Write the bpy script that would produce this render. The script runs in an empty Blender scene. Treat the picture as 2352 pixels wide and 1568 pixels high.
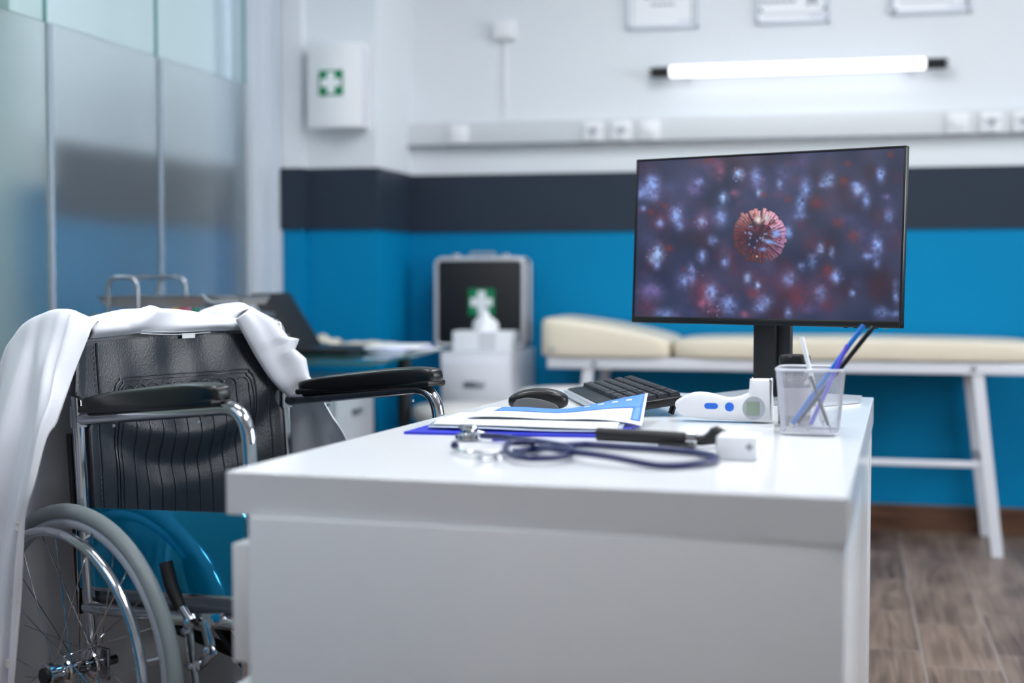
import bpy, bmesh, math, random
import numpy as np
from mathutils import Vector, Matrix
R = math.radians
PI = math.pi
random.seed(7)
SC = bpy.context.scene
COL = SC.collection

# ------------------------------------------------------------------ camera, world, exposure
cam = bpy.data.objects.new('camera', bpy.data.cameras.new('camera'))
COL.objects.link(cam)
cam.location = (0, 0, 1.02)
cam.rotation_euler = (R(90 - 2.7), 0, R(13.2))
cam.data.sensor_width = 36
cam.data.lens = 50.0
cam.data.clip_start = 0.05
cam.data.dof.use_dof = True
cam.data.dof.focus_distance = 2.78
cam.data.dof.aperture_fstop = 1.7
SC.camera = cam
w = bpy.data.worlds.new('world'); SC.world = w; w.use_nodes = True
w.node_tree.nodes['Background'].inputs[0].default_value = (0.93, 0.97, 1, 1)      # overcast daylight, enters by the window in the right wall
w.node_tree.nodes['Background'].inputs[1].default_value = 7.0
SC.view_settings.view_transform = 'Standard'
SC.view_settings.look = 'None'
SC.view_settings.exposure = 0.0
SC.view_settings.gamma = 1
CEIL_E = 18.5       # ceiling panel emission
TUBE_E = 1.9        # wall tube emission

# ------------------------------------------------------------------ materials
def s2l(c):
    return tuple(((x/255)/12.92 if x/255 <= .04045 else (((x/255)+.055)/1.055)**2.4) for x in c)
def mat(name, rgb, rough=.5, metal=0, spec=.5, bump=0, bscale=60, coat=0, var=0, vscale=4, trans=0, ior=1.45, emit=None, es=0, sheen=0):
    m = bpy.data.materials.new(name); m.use_nodes = True
    nt = m.node_tree; b = nt.nodes['Principled BSDF']
    c = s2l(rgb)
    b.inputs['Base Color'].default_value = (*c, 1)
    b.inputs['Roughness'].default_value = rough
    b.inputs['Metallic'].default_value = metal
    b.inputs['Specular IOR Level'].default_value = spec
    b.inputs['Coat Weight'].default_value = coat
    b.inputs['Transmission Weight'].default_value = trans
    b.inputs['IOR'].default_value = ior
    b.inputs['Sheen Weight'].default_value = sheen
    if emit:
        b.inputs['Emission Color'].default_value = (*s2l(emit), 1); b.inputs['Emission Strength'].default_value = es
    if bump or var:
        tc = nt.nodes.new('ShaderNodeTexCoord')
    if bump:
        n = nt.nodes.new('ShaderNodeTexNoise'); n.inputs['Scale'].default_value = bscale; n.inputs['Detail'].default_value = 6
        nt.links.new(tc.outputs['Object'], n.inputs['Vector'])
        bp = nt.nodes.new('ShaderNodeBump'); bp.inputs['Strength'].default_value = bump; bp.inputs['Distance'].default_value = .01
        nt.links.new(n.outputs['Fac'], bp.inputs['Height']); nt.links.new(bp.outputs[0], b.inputs['Normal'])
    if var:
        n = nt.nodes.new('ShaderNodeTexNoise'); n.inputs['Scale'].default_value = vscale; n.inputs['Detail'].default_value = 4
        nt.links.new(tc.outputs['Object'], n.inputs['Vector'])
        r = nt.nodes.new('ShaderNodeValToRGB')
        r.color_ramp.elements[0].position = .3; r.color_ramp.elements[1].position = .7
        r.color_ramp.elements[0].color = (*[x*(1-var) for x in c], 1); r.color_ramp.elements[1].color = (*[min(1, x*(1+var)) for x in c], 1)
        nt.links.new(n.outputs['Fac'], r.inputs[0]); nt.links.new(r.outputs[0], b.inputs['Base Color'])
    return m
M = {}
M['white_paint'] = mat('white_paint', (226, 232, 240), .45, bump=.02, bscale=150, var=.01)
M['blue_paint'] = mat('blue_paint', (0, 128, 182), .42, bump=.02, bscale=150, var=.02)
M['dark_band'] = mat('dark_band', (42, 52, 66), .45, spec=.3, bump=.02, bscale=200, var=.03)
M['warm_white'] = mat('warm_white_paint', (236, 228, 218), .6, var=.01)
M['ceiling'] = mat('ceiling_paint', (235, 236, 238), .7, var=.01)
M['frame_white'] = mat('frame_white', (205, 212, 222), .35, var=.01)
M['grey_plastic'] = mat('grey_white_plastic', (214, 218, 222), .4, var=.01)
M['white_plastic'] = mat('white_plastic', (234, 236, 240), .3, var=.01)
M['white_gloss'] = mat('white_gloss_laminate', (236, 238, 241), .16, spec=.6, var=.008)
M['white_metal'] = mat('white_metal', (222, 224, 232), .3, var=.01)
M['chrome'] = mat('chrome', (200, 202, 208), .09, 1, var=.03)
M['steel'] = mat('brushed_steel', (170, 172, 180), .28, 1, bump=.02, var=.04)
M['dark_metal'] = mat('dark_metal', (50, 52, 56), .35, .7, var=.05)
M['leather'] = mat('black_leatherette', (42, 47, 55), .30, spec=.7, bump=.10, bscale=260, var=.08)
M['leather_glint'] = mat('highlight_leatherette', (52, 58, 67), .18, spec=.8, var=.03)  # lighter tone paints the highlight along the embossed ridges
M['leather2'] = mat('black_armrest_vinyl', (16, 18, 22), .3, spec=.6, bump=.04, bscale=300, var=.05)
M['black_rubber'] = mat('black_rubber', (22, 22, 25), .5, bump=.05, bscale=200, var=.05)
M['stitch'] = mat('stitch_thread', (92, 98, 106), .6, var=.05)
M['tyre'] = mat('grey_tyre_rubber', (132, 142, 144), .45, bump=.03, var=.04)
M['rim_grey'] = mat('grey_rim_plastic', (168, 176, 188), .3, .2, var=.03)
M['blue_panel'] = mat('blue_glossy_panel', (0, 146, 196), .05, .65, spec=.9, var=.03)
M['cloth'] = mat('white_cotton', (226, 228, 236), .8, bump=.05, bscale=420, var=.008, sheen=.2)
M['cream'] = mat('cream_vinyl', (226, 216, 196), .4, bump=.03, bscale=120, var=.02)
M['black_plastic'] = mat('black_plastic', (18, 19, 22), .33, var=.05)
M['black_matte'] = mat('black_matte_plastic', (26, 28, 32), .55, var=.05)
M['key'] = mat('key_plastic', (40, 43, 50), .45, var=.05)
M['silver_plastic'] = mat('silver_plastic', (176, 182, 190), .35, .3, var=.02)
M['paper'] = mat('white_paper', (240, 243, 248), .6, var=.01)
M['blue_card'] = mat('blue_card', (80, 140, 226), .4, var=.06, vscale=30)
M['blue_clip'] = mat('blue_clipboard', (38, 50, 200), .35, var=.03)
M['green'] = mat('green_sign', (0, 128, 84), .4, var=.02)
M['sign_white'] = mat('sign_white', (235, 240, 242), .4, var=.01)
M['navy_tube'] = mat('navy_tubing', (14, 27, 82), .3, spec=.6, var=.05)
M['blue_btn'] = mat('blue_button', (40, 110, 220), .3, var=.03)
M['lcd'] = mat('grey_green_lcd', (140, 158, 142), .2, var=.03)
M['brown_glass'] = mat('dark_brown_bottle', (46, 14, 16), .08, spec=.7, var=.1)
M['violet'] = mat('violet_plastic', (92, 84, 210), .3, var=.02)
M['pen_blue'] = mat('blue_pencil', (16, 110, 200), .35, var=.02)
M['pen_black'] = mat('black_pen', (22, 24, 34), .3, var=.02)
M['table_glass'] = mat('green_table_glass', (120, 190, 190), .03, trans=.85, ior=1.45, var=.02)
M['grey_ink'] = mat('grey_ink', (150, 154, 164), .6, var=.02)
M['blue_ink'] = mat('blue_ink', (150, 165, 210), .6, var=.02)
M['dark_ink'] = mat('dark_ink', (30, 36, 40), .6, var=.02)
M['red'] = mat('red_cap', (200, 60, 70), .4, var=.02)
M['yellow'] = mat('yellow_cap', (230, 190, 40), .4, var=.02)
M['pink'] = mat('pink_cap', (220, 110, 140), .4, var=.02)
M['lip_grey'] = mat('lip_grey_plastic', (110, 118, 128), .6, var=.02)  # darker grey for the lower lip of the trunking
M['beige'] = mat('beige_latex', (226, 218, 200), .6, var=.05)
M['beige_btn'] = mat('pearl_button', (226, 218, 210), .3, var=.02)
M['sleeve'] = mat('plastic_sleeve', (196, 206, 226), .15, var=.02)
M['tube'] = mat('lamp_tube', (255, 255, 255), .3, emit=(248, 250, 255), es=TUBE_E, var=.0)
M['ceil_light'] = mat('ceiling_light_diffuser', (255, 255, 255), .4, emit=(250, 252, 255), es=CEIL_E)
M['corr_fill'] = mat('corridor_fill_emitter', (255, 255, 255), .4, emit=(225, 245, 250), es=7.0)  # glow of the added corridor fill lights
M['corr_wall'] = mat('corridor_paint', (206, 220, 222), .6, var=.01)
M['corr_green'] = mat('corridor_pale_green', (205, 215, 196), .6, var=.01)

def wall_material():                       # white wall with painted blue dado up to 1.205 m
    m = bpy.data.materials.new('two_tone_wall'); m.use_nodes = True; nt = m.node_tree
    b = nt.nodes['Principled BSDF']; b.inputs['Roughness'].default_value = .5; b.inputs['Specular IOR Level'].default_value = .12
    g = nt.nodes.new('ShaderNodeNewGeometry'); sx = nt.nodes.new('ShaderNodeSeparateXYZ')
    nt.links.new(g.outputs['Position'], sx.inputs[0])
    gt = nt.nodes.new('ShaderNodeMath'); gt.operation = 'GREATER_THAN'; gt.inputs[1].default_value = 1.3
    nt.links.new(sx.outputs['Z'], gt.inputs[0])
    mx = nt.nodes.new('ShaderNodeMix'); mx.data_type = 'RGBA'
    nt.links.new(gt.outputs[0], mx.inputs['Factor'])
    mx.inputs['A'].default_value = (*s2l((0, 128, 178)), 1); mx.inputs['B'].default_value = (*s2l((226, 231, 236)), 1)
    nt.links.new(mx.outputs['Result'], b.inputs['Base Color'])
    n = nt.nodes.new('ShaderNodeTexNoise'); n.inputs['Scale'].default_value = 120
    bp = nt.nodes.new('ShaderNodeBump'); bp.inputs['Strength'].default_value = .03; bp.inputs['Distance'].default_value = .005
    nt.links.new(n.outputs['Fac'], bp.inputs['Height']); nt.links.new(bp.outputs[0], b.inputs['Normal'])
    return m
M['wall'] = wall_material()

def wood(name, along='Y', planks=True, dark=(70, 52, 44), light=(142, 122, 108)):
    m = bpy.data.materials.new(name); m.use_nodes = True; nt = m.node_tree; L = nt.links.new
    b = nt.nodes['Principled BSDF']
    tc = nt.nodes.new('ShaderNodeTexCoord'); sx = nt.nodes.new('ShaderNodeSeparateXYZ'); L(tc.outputs['Object'], sx.inputs[0])
    cb = nt.nodes.new('ShaderNodeCombineXYZ')
    if along == 'Y':
        a1 = nt.nodes.new('ShaderNodeMath'); a1.operation = 'ADD'; a1.inputs[1].default_value = 10-4.18+.465*6-.02
        a2 = nt.nodes.new('ShaderNodeMath'); a2.operation = 'ADD'; a2.inputs[1].default_value = .195*30-.21
        L(sx.outputs['Y'], a1.inputs[0]); L(sx.outputs['X'], a2.inputs[0]); L(a1.outputs[0], cb.inputs[0]); L(a2.outputs[0], cb.inputs[1])
    else:
        L(sx.outputs['X'], cb.inputs[0]); L(sx.outputs['Z'], cb.inputs[1])
    br = nt.nodes.new('ShaderNodeTexBrick')
    br.inputs['Scale'].default_value = 1; br.inputs['Brick Width'].default_value = .465 if planks else 1.2
    br.inputs['Row Height'].default_value = .195 if planks else 5
    br.inputs['Mortar Size'].default_value = .0024; br.inputs['Mortar Smooth'].default_value = .3
    br.offset = .33; br.inputs['Bias'].default_value = 0
    br.inputs['Color1'].default_value = (0, 0, 0, 1); br.inputs['Color2'].default_value = (1, 1, 1, 1); br.inputs['Mortar'].default_value = (.5, .5, .5, 1)
    L(cb.outputs[0], br.inputs['Vector'])
    # per plank shift of the grain
    vm = nt.nodes.new('ShaderNodeVectorMath'); vm.operation = 'MULTIPLY_ADD'
    L(br.outputs['Color'], vm.inputs[0]); vm.inputs[1].default_value = (7, 13, 3); L(cb.outputs[0], vm.inputs[2])
    mp = nt.nodes.new('ShaderNodeMapping'); mp.inputs['Scale'].default_value = (.8, 12, 1); L(vm.outputs[0], mp.inputs[0])
    n1 = nt.nodes.new('ShaderNodeTexNoise'); n1.inputs['Scale'].default_value = 1.4; n1.inputs['Detail'].default_value = 3; n1.inputs['Distortion'].default_value = .6
    L(mp.outputs[0], n1.inputs['Vector'])
    # rings
    ml = nt.nodes.new('ShaderNodeMath'); ml.operation = 'MULTIPLY'; ml.inputs[1].default_value = 34; L(n1.outputs['Fac'], ml.inputs[0])
    sn = nt.nodes.new('ShaderNodeMath'); sn.operation = 'SINE'; L(ml.outputs[0], sn.inputs[0])
    mp2 = nt.nodes.new('ShaderNodeMapping'); mp2.inputs['Scale'].default_value = (1.6, 80, 1); L(vm.outputs[0], mp2.inputs[0])
    n2 = nt.nodes.new('ShaderNodeTexNoise'); n2.inputs['Scale'].default_value = 1.5; n2.inputs['Detail'].default_value = 5; L(mp2.outputs[0], n2.inputs['Vector'])
    n3 = nt.nodes.new('ShaderNodeTexNoise'); n3.inputs['Scale'].default_value = 9; n3.inputs['Detail'].default_value = 2
    mp3 = nt.nodes.new('ShaderNodeMapping'); mp3.inputs['Scale'].default_value = (.35, 1, 1); L(vm.outputs[0], mp3.inputs[0]); L(mp3.outputs[0], n3.inputs['Vector'])
    # combine
    def math_(op, a, bb):
        q = nt.nodes.new('ShaderNodeMath'); q.operation = op
        for i, v in enumerate((a, bb)):
            if isinstance(v, (int, float)): q.inputs[i].default_value = v
            else: L(v, q.inputs[i])
        return q.outputs[0]
    f = math_('ADD', math_('MULTIPLY', sn.outputs[0], .10), math_('MULTIPLY', n2.outputs['Fac'], .55))
    f = math_('ADD', f, math_('MULTIPLY', n3.outputs['Fac'], .75))
    sp = nt.nodes.new('ShaderNodeSeparateColor'); L(br.outputs['Color'], sp.inputs[0])
    f = math_('ADD', f, math_('MULTIPLY', sp.outputs[0], .16))
    rp = nt.nodes.new('ShaderNodeValToRGB'); L(f, rp.inputs[0])
    rp.color_ramp.elements[0].position = .42; rp.color_ramp.elements[0].color = (*s2l(dark), 1)
    rp.color_ramp.elements[1].position = 1.0; rp.color_ramp.elements[1].color = (*s2l(light), 1)
    mx = nt.nodes.new('ShaderNodeMix'); mx.data_type = 'RGBA'; L(br.outputs['Fac'], mx.inputs['Factor'])
    L(rp.outputs[0], mx.inputs['A']); mx.inputs['B'].default_value = (*s2l((150, 142, 138) if planks else dark), 1)
    L(mx.outputs['Result'], b.inputs['Base Color'])
    b.inputs['Roughness'].default_value = .36; b.inputs['Specular IOR Level'].default_value = .45
    bp = nt.nodes.new('ShaderNodeBump'); bp.inputs['Strength'].default_value = .12; bp.inputs['Distance'].default_value = .002
    L(f, bp.inputs['Height']); L(bp.outputs[0], b.inputs['Normal'])
    return m
M['floor'] = wood('wood_plank_tiles')
M['skirting'] = wood('wood_skirting', 'X', False, (62, 40, 30), (128, 90, 68))

def glass_mat(name, tint, frosted=False):
    m = bpy.data.materials.new(name); m.use_nodes = True; nt = m.node_tree; L = nt.links.new
    nt.nodes.remove(nt.nodes['Principled BSDF']); out = nt.nodes['Material Output']
    rf = nt.nodes.new('ShaderNodeBsdfRefraction' if frosted else 'ShaderNodeBsdfTransparent')
    rf.inputs['Color'].default_value = (*tint, 1)
    if frosted:
        rf.inputs['Roughness'].default_value = .36; rf.inputs['IOR'].default_value = 1.3
    gl = nt.nodes.new('ShaderNodeBsdfGlossy'); gl.inputs['Roughness'].default_value = .3 if frosted else .01
    fr = nt.nodes.new('ShaderNodeFresnel'); fr.inputs['IOR'].default_value = 1.22
    ge = nt.nodes.new('ShaderNodeNewGeometry'); iv = nt.nodes.new('ShaderNodeMath'); iv.operation = 'SUBTRACT'; iv.inputs[0].default_value = 1; L(ge.outputs['Backfacing'], iv.inputs[1])
    mu_ = nt.nodes.new('ShaderNodeMath'); mu_.operation = 'MULTIPLY'; L(fr.outputs[0], mu_.inputs[0]); L(iv.outputs[0], mu_.inputs[1])
    mx = nt.nodes.new('ShaderNodeMixShader'); L(mu_.outputs[0], mx.inputs[0]); L(rf.outputs[0], mx.inputs[1]); L(gl.outputs[0], mx.inputs[2])
    last = mx
    if frosted:
        df = nt.nodes.new('ShaderNodeBsdfDiffuse'); df.inputs['Color'].default_value = (.50, .56, .62, 1)
        m2 = nt.nodes.new('ShaderNodeMixShader'); m2.inputs[0].default_value = .09
        L(mx.outputs[0], m2.inputs[1]); L(df.outputs[0], m2.inputs[2]); last = m2
    L(last.outputs[0], out.inputs['Surface'])
    return m
M['clear_glass'] = glass_mat('clear_glass', (.93, .97, .97))
M['frosted_glass'] = glass_mat('frosted_glass', (.93, .955, .965), True)
M['tray_steel'] = mat('satin_tray_steel', (172, 170, 170), .4, .35, var=.03)
M['wire'] = mat('silver_painted_wire', (206, 208, 216), .35, .2, var=.02)
M['grip_grey'] = mat('grey_rubber_grip', (92, 94, 98), .5, var=.03)
M['bright_alu'] = mat('bright_aluminium', (222, 222, 228), .3, .3, var=.02)
M['edge_strip'] = mat('pale_edge_strip', (146, 160, 174), .25, var=.01)
M['glass_edge'] = mat('green_glass_edge', (96, 150, 150), .2, var=.03)

# ------------------------------------------------------------------ mesh helpers
class MB:
    def __init__(s): s.v = []; s.f = []; s.m = []; s.mi = 0
    def add(s, vs, fs, X=None):
        o = len(s.v)
        for p in vs:
            p = Vector(p)
            s.v.append(tuple(X @ p) if X is not None else tuple(p))
        for f in fs: s.f.append([i+o for i in f]); s.m.append(s.mi)
        return s
    def box(s, c, d, rot=(0, 0, 0), bev=0, X=None, seg=2):
        bm = bmesh.new(); bmesh.ops.create_cube(bm, size=1)
        for v in bm.verts: v.co = Vector((v.co.x*d[0], v.co.y*d[1], v.co.z*d[2]))
        if bev: bmesh.ops.bevel(bm, geom=bm.edges[:], offset=min(bev, min(d)*.49), segments=seg, affect='EDGES', profile=.5)
        T = Matrix.Translation(c) @ (Matrix.Rotation(rot[2], 4, 'Z') @ Matrix.Rotation(rot[1], 4, 'Y') @ Matrix.Rotation(rot[0], 4, 'X'))
        if X is not None: T = X @ T
        bm.verts.ensure_lookup_table()
        s.add([v.co for v in bm.verts], [[v.index for v in f.verts] for f in bm.faces], T); bm.free(); return s
    def tube(s, pts, r, n=12, closed=False, caps=True, flat=1.0):
        pts = [Vector(p) for p in pts]; N = len(pts); rr = r if isinstance(r, (list, tuple)) else [r]*N
        T = []
        for i in range(N):
            a = pts[(i-1) % N] if (closed or i > 0) else pts[i]; b = pts[(i+1) % N] if (closed or i < N-1) else pts[i]
            t = (b-a); T.append(t.normalized() if t.length > 1e-9 else Vector((0, 0, 1)))
        up = Vector((0, 0, 1)) if abs(T[0].z) < .9 else Vector((1, 0, 0))
        u = T[0].cross(up).normalized(); vs = []
        for i in range(N):
            u = (u - T[i]*u.dot(T[i])); u = u.normalized() if u.length > 1e-6 else T[i].orthogonal().normalized()
            v = T[i].cross(u)
            for k in range(n):
                a = 2*PI*k/n; vs.append(pts[i]+u*(rr[i]*math.cos(a))+v*(rr[i]*flat*math.sin(a)))
        fs = []
        for i in range(N if closed else N-1):
            j = (i+1) % N
            for k in range(n):
                k2 = (k+1) % n; fs.append([i*n+k, i*n+k2, j*n+k2, j*n+k])
        if caps and not closed: fs += [list(range(n))[::-1], [(N-1)*n+k for k in range(n)]]
        return s.add(vs, fs)
    def lathe(s, prof, n=32, X=None):
        vs = []; fs = []
        for r, z in prof:
            for k in range(n): a = 2*PI*k/n; vs.append((max(r, 1e-5)*math.cos(a), max(r, 1e-5)*math.sin(a), z))
        for i in range(len(prof)-1):
            for k in range(n): k2 = (k+1) % n; fs.append([i*n+k, i*n+k2, (i+1)*n+k2, (i+1)*n+k])
        fs += [list(range(n))[::-1], [(len(prof)-1)*n+k for k in range(n)]]
        return s.add(vs, fs, X)
    def prism(s, out, t, X=None):           # outline in xy, extruded 0..t in z
        n = len(out); vs = [(p[0], p[1], 0) for p in out]+[(p[0], p[1], t) for p in out]
        fs = [list(range(n))[::-1], list(range(n, 2*n))]+[[i, (i+1) % n, n+(i+1) % n, n+i] for i in range(n)]
        return s.add(vs, fs, X)
    def grid(s, P):                          # P[i][j] points
        a = len(P); b = len(P[0]); vs = [p for r in P for p in r]
        return s.add(vs, [[i*b+j, i*b+j+1, (i+1)*b+j+1, (i+1)*b+j] for i in range(a-1) for j in range(b-1)])
    def build(s, name, m, parent=None, smooth=True, loc=None, angle=38, mods=()):
        me = bpy.data.meshes.new(name); me.from_pydata(s.v, [], s.f)
        for x in (m if isinstance(m, (list, tuple)) else [m]): me.materials.append(x)
        bm = bmesh.new(); bm.from_mesh(me)
        for f, mi in zip(bm.faces, s.m): f.material_index = mi
        bmesh.ops.recalc_face_normals(bm, faces=bm.faces[:])
        if smooth:
            for f in bm.faces: f.smooth = True
            for e in bm.edges:
                if len(e.link_faces) == 2 and e.calc_face_angle(0) > R(angle): e.smooth = False
        bm.to_mesh(me); bm.free()
        o = bpy.data.objects.new(name, me); COL.objects.link(o)
        if parent is not None: o.parent = parent
        if loc is not None: o.location = loc
        for k, kw in mods:
            md = o.modifiers.new(k.lower(), k)
            for a, b in kw.items(): setattr(md, a, b)
        return o
SOL = lambda t, off=0: ('SOLIDIFY', dict(thickness=t, offset=off))
SUB = lambda l=1: ('SUBSURF', dict(levels=l, render_levels=l))
def smooth_path(pts, k=8, closed=False):
    P = [Vector(p) for p in pts]; n = len(P); out = []
    for i in range(n if closed else n-1):
        p0 = P[(i-1) % n] if closed or i > 0 else P[0]*2-P[1]
        p1 = P[i]; p2 = P[(i+1) % n]
        p3 = P[(i+2) % n] if closed or i < n-2 else P[-1]*2-P[-2]
        for q in range(k):
            t = q/k
            out.append(.5*((2*p1)+(p2-p0)*t+(2*p0-5*p1+4*p2-p3)*t*t+(3*p1-p0-3*p2+p3)*t**3))
    if not closed: out.append(P[-1])
    return out
def round_path(pts, r, k=6):                # polyline with rounded corners
    P = [Vector(p) for p in pts]; out = [P[0]]
    for i in range(1, len(P)-1):
        a = (P[i-1]-P[i]); b = (P[i+1]-P[i]); d = min(r, a.length*.5, b.length*.5)
        A = P[i]+a.normalized()*d; B = P[i]+b.normalized()*d
        for q in range(k+1):
            t = q/k; out.append(A*(1-t)**2+P[i]*2*t*(1-t)+B*t*t)
    out.append(P[-1]); return out
def patch(ctrl, ku=8, kv=8, fn=None):       # Catmull grid from rows of control points
    rows = [smooth_path(r, kv) for r in ctrl]
    cols = [smooth_path([rows[i][j] for i in range(len(rows))], ku) for j in range(len(rows[0]))]
    P = [[cols[j][i] for j in range(len(cols))] for i in range(len(cols[0]))]
    if fn:
        a = len(P); b = len(P[0])
        P = [[P[i][j]+Vector(fn(i/(a-1), j/(b-1), P[i][j])) for j in range(b)] for i in range(a)]
    return P
def sq(v, p): return math.copysign(abs(v)**p, v)
def cushion(mb, c, d, p=.35, nu=40, nv=20, X=None, fn=None):    # rounded superellipsoid cushion
    vs = []; fs = []
    for i in range(nv+1):
        ph = -PI/2+PI*i/nv
        for j in range(nu):
            th = 2*PI*j/nu
            x = sq(math.cos(ph), p)*sq(math.cos(th), p)*d[0]/2; y = sq(math.cos(ph), p)*sq(math.sin(th), p)*d[1]/2; z = sq(math.sin(ph), p)*d[2]/2
            q = Vector((x+c[0], y+c[1], z+c[2]))
            vs.append(fn(q) if fn else q)
    for i in range(nv):
        for j in range(nu): j2 = (j+1) % nu; fs.append([i*nu+j, i*nu+j2, (i+1)*nu+j2, (i+1)*nu+j])
    mb.add(vs, fs, X); return mb
def tag(o, label=None, cat=None, group=None, kind=None):
    if label: o['label'] = label
    if cat: o['category'] = cat
    if group: o['group'] = group
    if kind: o['kind'] = kind
    return o
def thing(name, label, cat, loc=(0, 0, 0), rz=0, group=None):
    o = bpy.data.objects.new(name, None); COL.objects.link(o); o.empty_display_size = .05
    o.location = loc; o.rotation_euler = (0, 0, rz); return tag(o, label, cat, group)
def struct(name, mb, m, parent=None, smooth=False, **k):
    o = mb.build(name, m, parent, smooth=smooth, **k)
    if parent is None: o['kind'] = 'structure'
    return o
def bx(x0, x1, y0, y1, z0, z1, bev=0, mb=None):
    return (mb or MB()).box(((x0+x1)/2, (y0+y1)/2, (z0+z1)/2), (abs(x1-x0), abs(y1-y0), abs(z1-z0)), bev=bev)
def ZY(x, y, z): return Matrix.Translation((x, y, z)) @ Matrix.Rotation(R(90), 4, 'X')    # prism xy -> xz, extruding towards -Y
def copy_tree(o, parent=None):
    c = o.copy(); COL.objects.link(c)
    if parent is not None: c.parent = parent
    for ch in [x for x in bpy.data.objects if x.parent == o]: copy_tree(ch, c)
    return c

# ------------------------------------------------------------------ the room
YW = 5.85; GX = -2.25; CZ = 2.8; RX = 2.9; FY = -2.0
struct('floor', bx(-4.2, RX+.1, FY-.1, 6.2, -.05, 0), M['floor'])
struct('ceiling', bx(-4.2, RX+.1, FY-.1, 6.2, CZ, CZ+.05), M['ceiling'])
struct('wall_back', bx(-1.815, RX+.1, YW, YW+.2, 0, CZ), M['wall'])
wr_ = MB(); bx(RX, RX+.1, FY-.1, 1.7, 0, CZ, mb=wr_); bx(RX, RX+.1, 4.9, YW, 0, CZ, mb=wr_); bx(RX, RX+.1, 1.7, 4.9, 0, .95, mb=wr_); bx(RX, RX+.1, 1.7, 4.9, 2.4, CZ, mb=wr_)
struct('wall_right', wr_, M['wall'])
wf = MB()
for y in (1.7, 2.77, 3.83, 4.9): bx(RX+.02, RX+.07, y-.03, y+.03, .95, 2.4, mb=wf)
bx(RX+.02, RX+.07, 1.7, 4.9, .95, 1.0, mb=wf); bx(RX+.02, RX+.07, 1.7, 4.9, 2.35, 2.4, mb=wf)
struct('window_6', wf, M['frame_white'])
struct('wall_front', bx(-4.2, RX, FY-.1, FY, 0, CZ), M['warm_white'])
struct('wall_pillar', bx(-2.2, -1.815, 5.38, YW+.2, 0, CZ), M['wall'])
struct('wall_left', bx(GX-.1, GX, FY, 1.66, 0, CZ), M['wall'])
# white jamb between glass and pillar
j = MB()
j.box((-2.262, 5.232, CZ/2), (.10, .224, CZ), bev=.004); j.box((-2.205, 5.15, CZ/2), (.016, .03, CZ), bev=.003)
j.box((-2.207, 5.31, CZ/2), (.02, .03, CZ), bev=.004)
struct('trim_1', j, M['frame_white'], smooth=True)
j = MB(); j.box((-2.245, 5.38, CZ/2), (.10, .085, CZ), bev=.004)
struct('trim_2', j, M['frame_white'], smooth=True)
# narrow return of wall beside the jamb, painted like the rest
struct('wall_return', bx(-2.195, -2.11, 5.34, 5.40, 0, CZ), M['wall'])
# dark band, one continuous panel that follows the pillar
def band(path, t=.012, z0=1.2, z1=1.442):
    mb = MB(); n = len(path); outer = []
    for i in range(n):
        p = Vector(path[i]).to_2d()
        ds = []
        if i > 0: ds.append((p-Vector(path[i-1]).to_2d()).normalized())
        if i < n-1: ds.append((Vector(path[i+1]).to_2d()-p).normalized())
        ns = [Vector((d.y, -d.x)) for d in ds]
        b = sum(ns, Vector((0, 0)))
        b = b.normalized(); b = b*(t/max(.3, b.dot(ns[0])))
        outer.append(p+b)
    ring = [Vector(p).to_2d() for p in path]+outer[::-1]
    return mb.prism([(p.x, p.y) for p in ring], z1-z0, Matrix.Translation((0, 0, z0)))
struct('trim_3', band([(-2.245, 5.34), (-2.11, 5.34), (-2.105, 5.38), (-1.815, 5.38), (-1.815, YW), (RX-.001, YW)]), M['dark_band'])
struct('trim_4', band([(GX, FY), (GX, 1.66)]), M['dark_band'])
struct('baseboard_back', bx(-1.8, RX, YW-.015, YW, 0, .105, bev=.004), M['skirting'])
struct('baseboard_right', bx(RX-.015, RX, FY, YW-.02, 0, .105, bev=.004), M['skirting'])
# glass partition
seams = [1.66, 2.36, 3.04, 3.72, 4.40, 5.12]
for i in range(5):
    y0, y1 = seams[i]+.004, seams[i+1]-.004
    wdw = bpy.data.objects.new('window_%d' % (i+1), None); COL.objects.link(wdw); wdw['kind'] = 'structure'
    wdw.location = (GX, (y0+y1)/2, 0)
    h = (y1-y0)/2
    bx(-.010, .0, -h, h, 1.747, CZ-.03).build('clear_pane', M['clear_glass'], wdw, smooth=False)
    bx(-.010, .0, -h, h, .04, 1.7455).build('frosted_pane', M['frosted_glass'], wdw, smooth=False)
    bx(-.010, .0, h, h+.007, 1.747, CZ-.03).build('pane_edge', M['glass_edge'], wdw, smooth=False)
    bx(-.013, .003, -h-.004, -h+.022, .04, 1.7455).build('clear_edge_strip', M['edge_strip'], wdw, smooth=False)
struct('trim_5', bx(GX-.03, GX+.02, 1.66, 5.12, 0, .04).add([], []), M['frame_white'])
struct('trim_6', bx(GX-.03, GX+.02, 1.66, 5.12, CZ-.03, CZ), M['frame_white'])
# corridor behind the glass
mb = MB().prism([(-2.38, 5.45), (-2.44, 4.02), (-2.56, 4.02), (-2.56, 5.45)], CZ)
struct('wall_corridor', mb, M['wall'])
mb = MB().prism([(-2.37, 5.30), (-2.428, 4.03), (-2.442, 4.03), (-2.385, 5.30)], .242, Matrix.Translation((0, 0, 1.2)))
struct('trim_7', mb, M['dark_band'])
struct('wall_corridor_far', bx(-4.2, -4.1, FY, 6.1, 0, CZ), M['corr_green'])
struct('wall_corridor_end', bx(-4.1, -2.56, 5.4, 5.5, 0, CZ), M['corr_wall'])

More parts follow.
